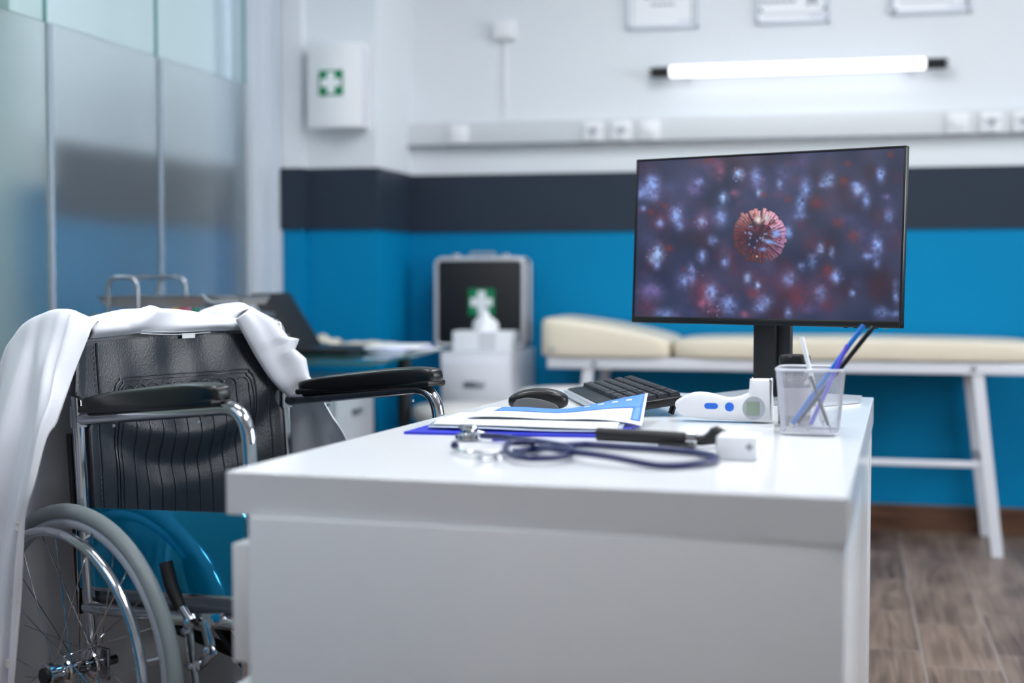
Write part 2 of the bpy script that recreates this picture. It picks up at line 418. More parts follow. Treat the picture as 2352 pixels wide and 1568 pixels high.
# ceiling lamps (out of the frame, they light the room)
def ceiling_lamp(x, y, lx, ly, label, m='ceil_light'):
    t = thing('ceiling_light', label, 'light', (x, y, CZ))
    f = MB()
    f.box((lx/2+.012, 0, -.015), (.024, ly+.048, .03)); f.box((-lx/2-.012, 0, -.015), (.024, ly+.048, .03))
    f.box((0, ly/2+.012, -.015), (lx, .024, .03)); f.box((0, -ly/2-.012, -.015), (lx, .024, .03))
    f.build('frame', M['white_metal'], t, smooth=False)
    MB().box((0, 0, -.012), (lx, ly, .012)).build('diffuser', M[m], t, smooth=False)
    return t
for x, y, lb in ((-1.25, 2.9, 'square ceiling light above the wheelchair'), (.35, 3.0, 'square ceiling light above the desk monitor'),
                 (-.4, 4.3, 'square ceiling light between the desk and the back wall'),
                 (-1.5, .9, 'added square fill light left of the camera side of the desk'), (.2, 1.7, 'square ceiling light over the near end of the desk')):  # the left one is added fill for the near side of the coat
    ceiling_lamp(x, y, .6, .6, lb)
ceiling_lamp(-2.315, 4.2, .07, 1.9, 'added narrow fill light strip just behind the glass partition', 'corr_fill')  # strip added in the narrow gap to brighten the corridor wall
ceiling_lamp(-3.2, 3.4, .9, 1.6, 'large fill light added in the corridor behind the glass', 'corr_fill')  # added out of view so the corridor is lit

# ------------------------------------------------------------------ things on the back wall
def cross_sign(parent, s, m_green=None):
    q = MB(); q.box((0, 0, 0), (s, .002, s), bev=.0)
    g = q.build('sign', M['green'], parent, smooth=False)
    c = MB(); a = s*.42; b = s*.155
    c.prism([(-b, -a), (b, -a), (b, -b), (a, -b), (a, b), (b, b), (b, a), (-b, a), (-b, b), (-a, b), (-a, -b), (-b, -b)], .0012, Matrix.Translation((0, -.001, 0)) @ Matrix.Rotation(R(90), 4, 'X'))
    c.build('cross', M['sign_white'], g, smooth=False)
    return g
t = thing('first_aid_cabinet', 'white wall cabinet with a green first aid cross, on the pillar', 'cabinet', (-1.952, 5.38, 1.757))
out = [(-.11, 0)]+[(-.11+.22*k/14, -.088-.022*math.sin(PI*k/14)) for k in range(15)]+[(.11, 0)]
MB().prism(out, .326, Matrix.Translation((0, 0, -.163))).build('body', M['white_plastic'], t, angle=50)
MB().box((.112, -.05, 0), (.004, .07, .3), bev=.001).build('side_trim', M['white_metal'], t)
g = cross_sign(t, .098); g.location = (-.008, -.1105, .008)

t = thing('junction_box', 'small square white junction box high on the back wall', 'electrical box', (-1.40, YW, 2.04))
MB().box((0, -.022, 0), (.092, .044, .078), bev=.006).build('body', M['white_plastic'], t)
o = MB().box((0, 0, 0), (.013, .01, .352), bev=.003).build('cable_conduit', M['white_plastic'], None, loc=(-1.40, YW-.005, 1.824)); tag(o, 'thin white vertical cable conduit below the junction box', 'conduit')

t = thing('cable_trunking', 'long white cable trunking running along the back wall', 'cable trunking', (.5, YW, 1.606))
MB().box((0, -.026, 0), (4.66, .052, .102), bev=.004).build('body', M['grey_plastic'], t)
MB().box((0, -.0535, -.045), (4.66, .004, .008)).build('lower_lip', M['lip_grey'], t, smooth=False)
def socket(x, kind, label):
    t = thing('wall_socket', label, 'socket', (x, YW-.052, 1.605), 0, 'sockets in the cable trunking')
    MB().box((0, -.008, 0), (.08, .016, .08), bev=.004).build('plate', M['white_plastic'], t)
    X = Matrix.Translation((0, -.0175, 0)) @ Matrix.Rotation(R(90), 4, 'X')
    if kind == 'dial':
        MB().lathe([(.0, .014), (.019, .013), (.021, .0), (.0, -.001)][::-1], 28, X).build('dial', M['white_plastic'], t)
    elif kind == 'blank':
        MB().box((0, -.018, 0), (.05, .004, .045), bev=.001).build('cover', M['white_plastic'], t)
    else:
        MB().lathe([(.012, -.006), (.020, .0), (.024, .003), (.026, .0015), (.026, -.003)], 28, X).build('ring', M['white_plastic'], t)
        MB().lathe([(.0, .0022), (.0155, .0022), (.0155, .0005), (.0, .0005)][::-1], 24, X).build('recess', M['silver_plastic'], t)
        for q in range(3):
            a = R(90+120*q+180); MB().box((.03*math.cos(a), -.020, .027*math.sin(a)), (.010, .004, .010), bev=.001).build('contact', M['chrome'], t)
for x, k, l in ((-1.587, 'blank', 'pale blank socket plate at the far left of the cable trunking'),
                (-1.018, 'round', 'round wall socket, left of the three grouped mid trunking'),
                (-.901, 'round', 'round wall socket, middle of the three grouped mid trunking'),
                (-.782, 'dial', 'wall plate with a dial, right of the three grouped mid trunking'),
                (.416, 'dial', 'wall plate with a round dial above the right side of the monitor'),
                (.538, 'round', 'round wall socket with shiny contacts beside the dial plate'),
                (.660, 'round', 'round wall socket cut by the right picture edge')):
    socket(x, k, l)

def certificate(x0, x1, zb, label, style):
    w = x1-x0; h = .34
    t = thing('framed_certificate', label, 'certificate', ((x0+x1)/2, YW, zb), 0, 'framed certificates on the back wall')
    f = MB(); b = .012
    for c, d in (((0, -.009, b/2), (w, .018, b)), ((0, -.009, h-b/2), (w, .018, b)), ((-w/2+b/2, -.009, h/2), (b, .018, h)), ((w/2-b/2, -.009, h/2), (b, .018, h))):
        f.box(c, d, bev=.002)
    f.build('frame', M['frame_white'], t)
    MB().box((0, -.004, h/2), (w-.02, .006, h-.02)).build('paper', M['paper'], t, smooth=False)
    k = MB()
    if style == 0:
        for z, ww in ((.128, .16), (.098, .10), (.24, .14)):
            for q in range(5): k.box((-ww/2+ww*(q+.5)/5, -.0075, z), (ww/6.5, .001, .009))
        for sx in (-1, 1): k.box((sx*(w/2-.026), -.0075, h/2), (.003, .001, h-.03))
    elif style == 1:
        for q in range(6): k.box((-.12+.024*q, -.0075, .09), (.019, .001, .012))
        kk = MB()
        for q in range(9): kk.box((-.1+.025*q, -.0075, .04), (.018, .001, .004))
        kk.build('print', M['grey_ink'], t, smooth=False)
        k2_ = MB(); k2_.lathe([(0, .001), (.022, .001), (.022, 0), (0, 0)][::-1], 18, Matrix.Translation((.075, -.0075, .105)) @ Matrix.Rotation(R(90), 4, 'X'))
        k2_.box((.064, -.0075, .083), (.012, .001, .03), rot=(0, .4, 0)); k2_.box((.086, -.0075, .083), (.012, .001, .03), rot=(0, -.4, 0)); k2_.build('seal', M['grey_ink'], t, smooth=False)
    else:
        for q in range(8): k.box((-.1+.025*q, -.0075, .05), (.018, .001, .004))
    k.build('print', M['grey_ink'], t, smooth=False)
    sg = MB()
    sg.tube(smooth_path([(w*.22+.01*q, -.008, .028+.006*math.sin(q*2.1)) for q in range(7)], 4), .0012, 6)
    sg.build('signature', M['blue_ink'], t)
    if style:
        for sx in ((-1, 1) if style == 1 else (-1,)):
            MB().prism([(0, 0), (sx*-.016, 0), (0, .016)], .001, Matrix.Translation((sx*(w/2-.013), -.0075, .013 if style == 2 else .05)) @ Matrix.Rotation(R(90), 4, 'X')).build('corner_print', M['dark_ink'], t, smooth=False)
        if style == 2: MB().box((w/2-.016, -.0075, .1), (.004, .001, .15)).build('edge_print', M['dark_ink'], t, smooth=False)
certificate(-.887, -.593, 2.021, 'framed certificate above the left end of the wall lamp', 0)
certificate(-.362, -.075, 2.021, 'framed certificate with a seal above the middle of the lamp', 1)
certificate(.160, .462, 2.037, 'framed certificate above the right end of the wall lamp', 2)

t = thing('wall_lamp', 'glowing white tube lamp with black ends on the back wall', 'lamp', (-.2, YW, 1.838))
X = Matrix.Rotation(R(90), 4, 'Y')
def cyl(mb, c, r, l, axis='X', n=24, bev=.0):
    A = {'X': Matrix.Rotation(R(90), 4, 'Y'), 'Y': Matrix.Rotation(R(90), 4, 'X'), 'Z': Matrix.Identity(4)}[axis]
    b = bev
    mb.lathe([(r-b, -l/2), (r, -l/2+b), (r, l/2-b), (r-b, l/2)] if b else [(r, -l/2), (r, l/2)], n, Matrix.Translation(c) @ A); return mb
cyl(MB(), (-.006, -.055, 0), .0215, 1.0, bev=.006).build('tube', M['tube'], t)
for sx, nm in ((-1, 0), (1, 1)):
    e = MB(); cyl(e, (sx*.535-.004, -.055, 0), .021, .075, bev=.003)
    for q in range(4): e.box((sx*.576-.004, -.055+.012*math.cos(q*PI/2+.78), .014*math.sin(q*PI/2+.78)), (.014, .01, .008))
    e.build('end_cap', M['black_plastic'], t)
    MB().box((sx*.44, -.028, -.008), (.03, .056, .028), bev=.003).build('bracket', M['white_plastic'], t)
MB().box((-.006, -.007, .0), (.98, .014, .03), bev=.003).build('back_plate', M['white_metal'], t)
MB().box((-.006, -.038, .0255), (1.0, .076, .003), rot=(R(4), 0, 0), bev=.001).build('reflector', M['white_metal'], t)

# ------------------------------------------------------------------ examination couch
t = thing('examination_couch', 'cream padded examination couch on white legs by the blue wall', 'couch', (0, 0, 0))
f = MB()
CY0, CY1 = 5.36, 5.80
f.box((-.24, CY0, .681), (1.75, .03, .042), bev=.003); f.box((-.24, CY1-.015, .681), (1.75, .03, .042), bev=.003)
for x in (-1.10, -.62, .62): f.box((x, (CY0+CY1)/2, .681), (.03, CY1-CY0-.04, .042))
f.build('frame', M['white_metal'], t)
for sx, xt, xb in ((-1, -.955, -1.03), (1, .466, .545)):
    for yy, yb in ((CY0+.005, 5.375), (CY1-.03, 5.80)):
        l = MB(); dx = .02
        l.add([(xt-dx, yy-.014, .665), (xt+dx, yy-.014, .665), (xt+dx, yy+.014, .665), (xt-dx, yy+.014, .665),
               (xb-dx, yb-.014, 0), (xb+dx, yb-.014, 0), (xb+dx, yb+.014, 0), (xb-dx, yb+.014, 0)],
              [[0, 1, 2, 3], [4, 7, 6, 5], [0, 4, 5, 1], [1, 5, 6, 2], [2, 6, 7, 3], [3, 7, 4, 0]])
        l.build('leg', M['white_metal'], t, smooth=False)
s = MB(); s.box((-.245, CY0+.017, .332), (1.50, .022, .022), bev=.002); s.build('stretcher', M['white_metal'], t)
for xx in (-1.0, .508):
    MB().box((xx, 5.585, .33), (.024, .40, .024), bev=.002).build('cross_bar', M['white_metal'], t)
for x in (-.93, .45):
    cyl(MB(), (x, CY0-.017, .681), .009, .008, 'Y', 12).build('bolt', M['chrome'], t)
def wedge(q):
    k = (q.x+1.145)/.505; k = max(0, min(1, k))
    if q.z > .72: q.z += (.066*(1-k)**1.0)*((q.z-.72)/.04)+.012*math.sin(PI*k)
    return q
hc = MB(); cushion(hc, (-.895, 5.58, .737), (.505, .50, .072), .22, 64, 28, fn=wedge)
hc.build('head_cushion', M['cream'], t, angle=80)
cyl(MB(), (-1.09, 5.325, .735), .010, .008, 'Y', 14).build('cushion_knob', M['silver_plastic'], t)
bc = MB(); cushion(bc, (.025, 5.58, .737), (1.325, .50, .07), .2, 80, 26, fn=lambda q: Vector((q.x, q.y, q.z+(.012*(1-abs(q.x-.025)/.67)**.4 if q.z > .737 and abs(q.x-.025) < .67 else 0))))
bc.build('body_cushion', M['cream'], t, angle=80)

# ------------------------------------------------------------------ drawer cabinet with first aid case and tissues
def drawer_cabinet(name, label, loc, w, d, h, nd, rz=0):
    t = thing(name, label, 'cabinet', loc, rz)
    MB().box((0, d/2, h/2+.01), (w, d-.004, h-.02), bev=.004).build('body', M['white_metal'], t)
    hh = (h-.05)/nd
    for i in range(nd):
        zc = h-.03-hh*(i+.5)
        dr = MB().box((0, -.008, zc), (w-.016, .018, hh-.008), bev=.004).build('drawer', M['white_metal'], t)
        hd = MB(); hd.tube(round_path([(-.035, -.018, zc+.02), (-.035, -.032, zc+.02), (.035, -.032, zc+.02), (.035, -.018, zc+.02)], .01), .0035, 8)
        hd.box((0, -.0185, zc+.015), (.085, .003, .024), bev=.001)
        hd.build('handle', M['steel'], dr)
    return t
drawer_cabinet('drawer_cabinet', 'white metal drawer cabinet under the black first aid case', (-1.412, 5.39, 0), .285, .44, .715, 3)
drawer_cabinet('drawer_cabinet', 'white drawer cabinet under the glass table', (-1.655, 4.63, 0), .40, .30, .665, 3, R(90))

t = thing('first_aid_case', 'black and silver case with a green first aid cross, standing upright', 'case', (-1.468, 5.73, .716))
W2, H2, D2 = .392, .378, .13
sh = MB().box((0, 0, H2/2), (W2-.02, D2-.012, H2-.02), bev=.008); sh.build('panel', M['black_matte'], t)
fr = MB()
for sy in (-1, 1):
    y = sy*(D2/2-.012)
    fr.tube([Vector(p) for p in [(-W2/2+.03, y, .011), (W2/2-.03, y, .011), (W2/2-.018, y, .018), (W2/2-.011, y, .03), (W2/2-.011, y, H2-.03), (W2/2-.018, y, H2-.018), (W2/2-.03, y, H2-.011), (-W2/2+.03, y, H2-.011), (-W2/2+.018, y, H2-.018), (-W2/2+.011, y, H2-.03), (-W2/2+.011, y, .03), (-W2/2+.018, y, .018)]], .0095, 8, closed=True)
fr.build('metal_frame', M['bright_alu'], t)
for sx in (-1, 1):
    MB().box((sx*.105, -.02, H2+.004), (.034, .05, .012), bev=.003).build('latch', M['chrome'], t)
hd = MB(); hd.tube(round_path([(-.05, 0, H2), (-.05, 0, H2+.013), (.05, 0, H2+.013), (.05, 0, H2)], .01), .006, 8); hd.build('handle', M['silver_plastic'], t)
g = cross_sign(t, .11); g.location = (.01, -D2/2+.002, .19)

t = thing('tissue_box', 'white tissue box with a paper tissue pulled up, before the first aid case', 'tissue box', (-1.398, 5.50, .716))
b = MB(); b.box((0, 0, .040), (.243, .115, .079), bev=.004); b.build('box', M['paper'], t)
b = MB(); b.box((.02, -.0585, .04), (.07, .001, .07)); b.build('print', M['grey_plastic'], t, smooth=False)
rows = []
for i in range(7):
    z = .078+.088*i/6; rr = [.056, .052, .05, .04, .026, .019, .012][i]
    rows.append([(-.005+rr*1.0*math.cos(a)*(1+.14*math.sin(3*a+i)), .7*rr*math.sin(a)*(1+.2*math.cos(4*a)), z+.008*math.sin(2*a+i)) for a in [2*PI*k/18 for k in range(19)]])
MB().grid([[Vector(p) for p in r] for r in rows]).build('tissue', M['paper'], t, mods=[SOL(.001), SUB(1)], angle=180)

# ------------------------------------------------------------------ stools
def stool(loc, r, z, label):
    t = thing('stool', label, 'stool', (loc[0], loc[1], 0), 0, 'round white stools')
    MB().lathe([(0, z-.055), (r*.9, z-.055), (r*.98, z-.045), (r, z-.028), (r*.985, z-.01), (r*.9, z-.001), (r*.5, z+.002), (0, z+.003)], 48).build('seat', M['cream_white'], t, angle=60)
    MB().lathe([(.024, .10), (.024, z*.55), (.014, z*.55), (.014, z-.055)], 20).build('column', M['chrome'], t)
    b = MB()
    for k in range(5):
        a = 2*PI*k/5+.3; b.tube([(0.02*math.cos(a), .02*math.sin(a), .105), (.26*math.cos(a), .26*math.sin(a), .062)], [.016, .011], 8)
    b.build('base', M['chrome'], t)
    for k in range(5):
        a = 2*PI*k/5+.3
        cyl(MB(), (.26*math.cos(a), .26*math.sin(a), .027), .027, .022, 'Y', 16).build('castor', M['black_rubber'], t)
M['cream_white'] = mat('off_white_vinyl', (232, 230, 228), .4, var=.01)
stool((-1.375, 5.06), .19, .537, 'round off-white stool in front of the drawer cabinets')
stool((-.95, 4.93), .18, .615, 'round white stool behind the far edge of the desk')

# ------------------------------------------------------------------ glass table with laptop, papers
t = thing('glass_table', 'green-tinted glass table on black legs beside the blue pillar', 'table', (0, 0, 0))
top = [(-2.19, 4.13), (-1.50, 4.13), (-1.43, 4.17), (-1.42, 4.3), (-1.45, 4.9), (-1.47, 5.15), (-1.52, 5.24), (-2.19, 5.27)]
MB().prism([(p[0], p[1]) for p in smooth_path([(*q, 0) for q in top], 1)], .012, Matrix.Translation((0, 0, .738))).build('glass_top', M['table_glass'], t, smooth=False)
for x, y in ((-1.575, 4.98), (-2.1, 5.1), (-2.1, 4.25)):
    l = MB(); l.lathe([(.034, 0), (.034, .01), (.024, .014), (.024, .72), (.034, .724), (.034, .738)], 24, Matrix.Translation((x, y, 0))); l.build('leg', M['black_matte'], t)

t = thing('laptop', 'open black laptop on the glass table', 'laptop', (-1.84, 4.655, .751))
MB().box((.115, 0, .009), (.235, .345, .018), bev=.004).build('base', M['black_plastic'], t)
MB().box((.12, 0, .0185), (.11, .29, .002)).build('key_area', M['key'], t, smooth=False)
sc = MB(); ang = math.atan2(.125, .19)
sc.box((0, 0, .11), (.007, .345, .222), bev=.002); o = sc.build('screen', M['black_matte'], t); o.location = (0, 0, .018); o.rotation_euler = (0, -ang, 0)
t = thing('rubber_gloves', 'crumpled beige gloves lying behind the laptop', 'gloves', (-1.95, 5.1, .751))
rows = [[(x*.022, y*.02, .002+max(0, (.042-.00055*(x*x*3+y*y*4)))*(.75+.25*math.sin(x*1.9+y*1.3))) for x in range(-4, 5)] for y in range(-3, 4)]
MB().grid(patch(rows, 3, 3)).build('glove', M['beige'], t, mods=[SOL(.003)], angle=180)
t = thing('rubber_gloves', 'flat pale heap of folded gloves right of the laptop screen', 'gloves', (-1.74, 5.08, .751))
rows = [[(x*.03, y*.02, .002+max(0, (.018-.00035*(x*x*2+y*y*3)))*(.8+.2*math.sin(x*2.2+y*1.7))) for x in range(-4, 5)] for y in range(-3, 4)]
MB().grid(patch(rows, 3, 3)).build('glove', M['beige'], t, mods=[SOL(.003)], angle=180)
for i in range(3):
    o = MB().box((0, 0, 0), (.21-.01*i, .29, .006), rot=(0, 0, -.2+.16*i), bev=.001).build('paper_stack', M['paper' if i != 1 else 'violet_paper'] if 'violet_paper' in M else M['paper'], None, loc=(-1.545+.006*i, 4.78, .7545+.0065*i)) if i != 1 else None
    if o: tag(o, ['bottom paper bundle on the glass table beside the laptop', '', 'top paper bundle on the glass table beside the laptop'][i], 'papers', 'papers on the glass table')
    else:
        o = MB().box((0, 0, 0), (.205, .292, .006), rot=(0, 0, -.05), bev=.001).build('folder', mat('violet_folder', (150, 150, 215), .5, var=.02), None, loc=(-1.556, 4.78, .7610))
        tag(o, 'violet folder between the papers on the glass table', 'folder')

# ------------------------------------------------------------------ steel trolley behind the wheelchair
t = thing('instrument_trolley', 'steel instrument trolley with raised handle hoops before the frosted glass', 'trolley', (0, 0, 0))
def hoop(x0, x1, y, zt, zb):
    h = MB(); h.tube(round_path([(x0, y, zb), (x0, y, zt), (x1, y, zt), (x1, y, zb)], .035), .0062, 10); return h
hoop(-2.055, -1.963, 3.70, 1.012, .03).build('handle_hoop', M['steel'], t)
hoop(-2.078, -1.985, 4.05, 1.012, .03).build('handle_hoop', M['steel'], t)
r_ = MB(); r_.tube([(-1.99, 3.70, 1.012), (-2.03, 4.05, 1.012)], .006, 10); r_.build('top_rail', M['steel'], t)
for z in (.90, .45):
    MB().box((-1.90, 3.87, z), (.44, .32, .012), bev=.003).build('shelf', M['steel'], t)
for x in (-2.10, -1.70):
    for y in (3.74, 4.0):
        MB().tube([(x, y, .06), (x, y, .9)], .008, 8).build('leg', M['steel'], t)
        cyl(MB(), (x, y, .03), .03, .02, 'Y', 16).build('castor', M['black_rubber'], t)
def steel_tray(loc, w, d, h, label, rz=0):
    t = thing('instrument_tray', label, 'tray', loc, rz)
    p = []
    for k, (s, z) in enumerate(((1.0, h), (.985, h-.003), (.9, .004), (.88, 0))):
        p.append([(s*w/2*c, s*d/2*e, z) for c, e in ((-1, -1), (1, -1), (1, 1), (-1, 1), (-1, -1))])
    m = MB().grid([[Vector(q) for q in r] for r in p]); m.add(p[3][:4], [[0, 1, 2, 3]])
    m.build('tray_body', M['tray_steel'], t, smooth=False, mods=[SOL(.0015)])
    rm = MB(); rm.tube([(w/2*c, d/2*e, h) for c, e in ((-1, -1), (1, -1), (1, 1), (-1, 1))], .003, 8, closed=True); rm.build('rim', M['steel'], t)
    return t
steel_tray((-1.95, 3.87, .925), .33, .24, .03, 'long steel tray on top of the trolley')
t2 = steel_tray((-1.725, 3.87, .934), .10, .20, .02, 'small steel tray with an angled handle, right end of the trolley')
hb = MB(); hb.tube(round_path([(-.07, -.10, .025), (-.03, -.14, .005), (.06, -.15, .008)], .02), .0045, 8); hb.build('handle', M['silver_plastic'], t2)
for i, (x, mm, lb) in enumerate(((-1.86, 'yellow', 'small bottle with a yellow cap on the steel trolley'), (-1.842, 'red', 'small bottle with a red cap on the steel trolley'), (-1.822, 'pink', 'small bottle with a pink cap on the steel trolley'), (-1.80, 'green', 'small bottle with a green cap on the steel trolley'))):
    t = thing('sample_bottle', lb, 'bottle', (x, 3.73, .9065), 0, 'small capped bottles on the trolley')
    MB().lathe([(.007, 0), (.008, .002), (.008, .006), (.006, .008)], 14).build('body', M['black_matte'], t)
    MB().lathe([(.007, .008), (.0085, .009), (.0085, .017), (.007, .0175)], 14).build('cap', M[mm], t)

# ------------------------------------------------------------------ desk
DESK = thing('desk', 'large white desk with a thick top in the foreground', 'desk', (.006, 1.758, 0), R(-2.2))
DW = .828; DL = 1.462
tt = MB().box((0, 0, 0), (1, 1, .06), bev=0)
tt.v = [({(-1, -1): -.834, (-1, 1): -.752}.get((-1, 1 if y > 0 else -1)) if x < 0 else 0, DL if y > 0 else (.0 if x > 0 else .012), z+.72) for x, y, z in tt.v]
tt.build('tabletop', M['white_gloss'], DESK, smooth=False, mods=[('BEVEL', dict(width=.0022, segments=2, limit_method='ANGLE'))])
PX = -.795; PF = -.735
MB().box(((PX-.003)/2, .0145, .345), (-PX-.003, .025, .69), bev=.0015).build('end_panel', M['white_gloss'], DESK)
MB().box(((PF-.003)/2, DL-.03, .345), (-PF-.003, .025, .69), bev=.0015).build('end_panel', M['white_gloss'], DESK)
MB().box((-.018, DL/2-.008, .345), (.022, DL-.075, .69), bev=.0015).build('side_panel', M['white_gloss'], DESK)
MB().box((PX+.20, .29, .345), (.36, .49, .66), bev=.0015).build('drawer_unit', M['white_gloss'], DESK)
for i, (z0, z1) in enumerate(((.488, .652), (.290, .455), (.05, .270))):
    d = MB().box((PX-.014, .27, (z0+z1)/2), (.026, .53, z1-z0), bev=.002).build('drawer', M['white_gloss'], DESK)
    MB().box((PX-.030, .29, z1-.02), (.008, .14, .01), bev=.002).build('handle', M['steel'], d)

# ------------------------------------------------------------------ monitor
MA = R(-21.54); MT = R(3.0)
mr = Vector((math.cos(MA), math.sin(MA), 0)); mn = Vector((math.sin(MA), -math.cos(MA), 0))
mu = Vector((0, 0, 1))*math.cos(MT)-mn*math.sin(MT); mf = mr.cross(mu)      # mf points back or front
mf = mf if mf.dot(mn) > 0 else -mf
MC = Vector((-.1746, 3.034, 1.0942))
MON = thing('monitor', 'black computer monitor showing a virus picture, on the desk', 'monitor', (MC.x-mn.x*.10, MC.y-mn.y*.10, .751), MA)
MXI = Matrix.Translation(MON.location) @ Matrix.Rotation(MA, 4, 'Z')
SX = Matrix(((mr.x, mf.x, mu.x, MC.x), (mr.y, mf.y, mu.y, MC.y), (mr.z, mf.z, mu.z, MC.z), (0, 0, 0, 1)))
SL = MXI.inverted() @ SX            # screen frame: x right, y to the viewer, z up
W3, H3 = .613, .362
q = MB()
for c, d in (((0, -.009, H3/2-.0025), (W3, .018, .005)), ((0, -.009, -H3/2+.007), (W3, .018, .014)), ((-W3/2+.0025, -.009, 0), (.005, .018, H3)), ((W3/2-.0025, -.009, 0), (.005, .018, H3))):
    q.box(c, d, bev=.0015, X=SL)
q.box((0, -.013, 0), (W3-.006, .010, H3-.006), bev=.002, X=SL); q.box((0, -.030, -.02), (W3*.62, .026, H3*.62), bev=.012, X=SL)
BEZ = q.build('housing', M['black_plastic'], MON)
for k in range(5):
    MB().box((.19+.021*k, -.006, -H3/2-.0008), (.008, .004, .002), X=SL).build('button', M['silver_plastic' if k == 4 else 'dark_metal'], BEZ, smooth=False)

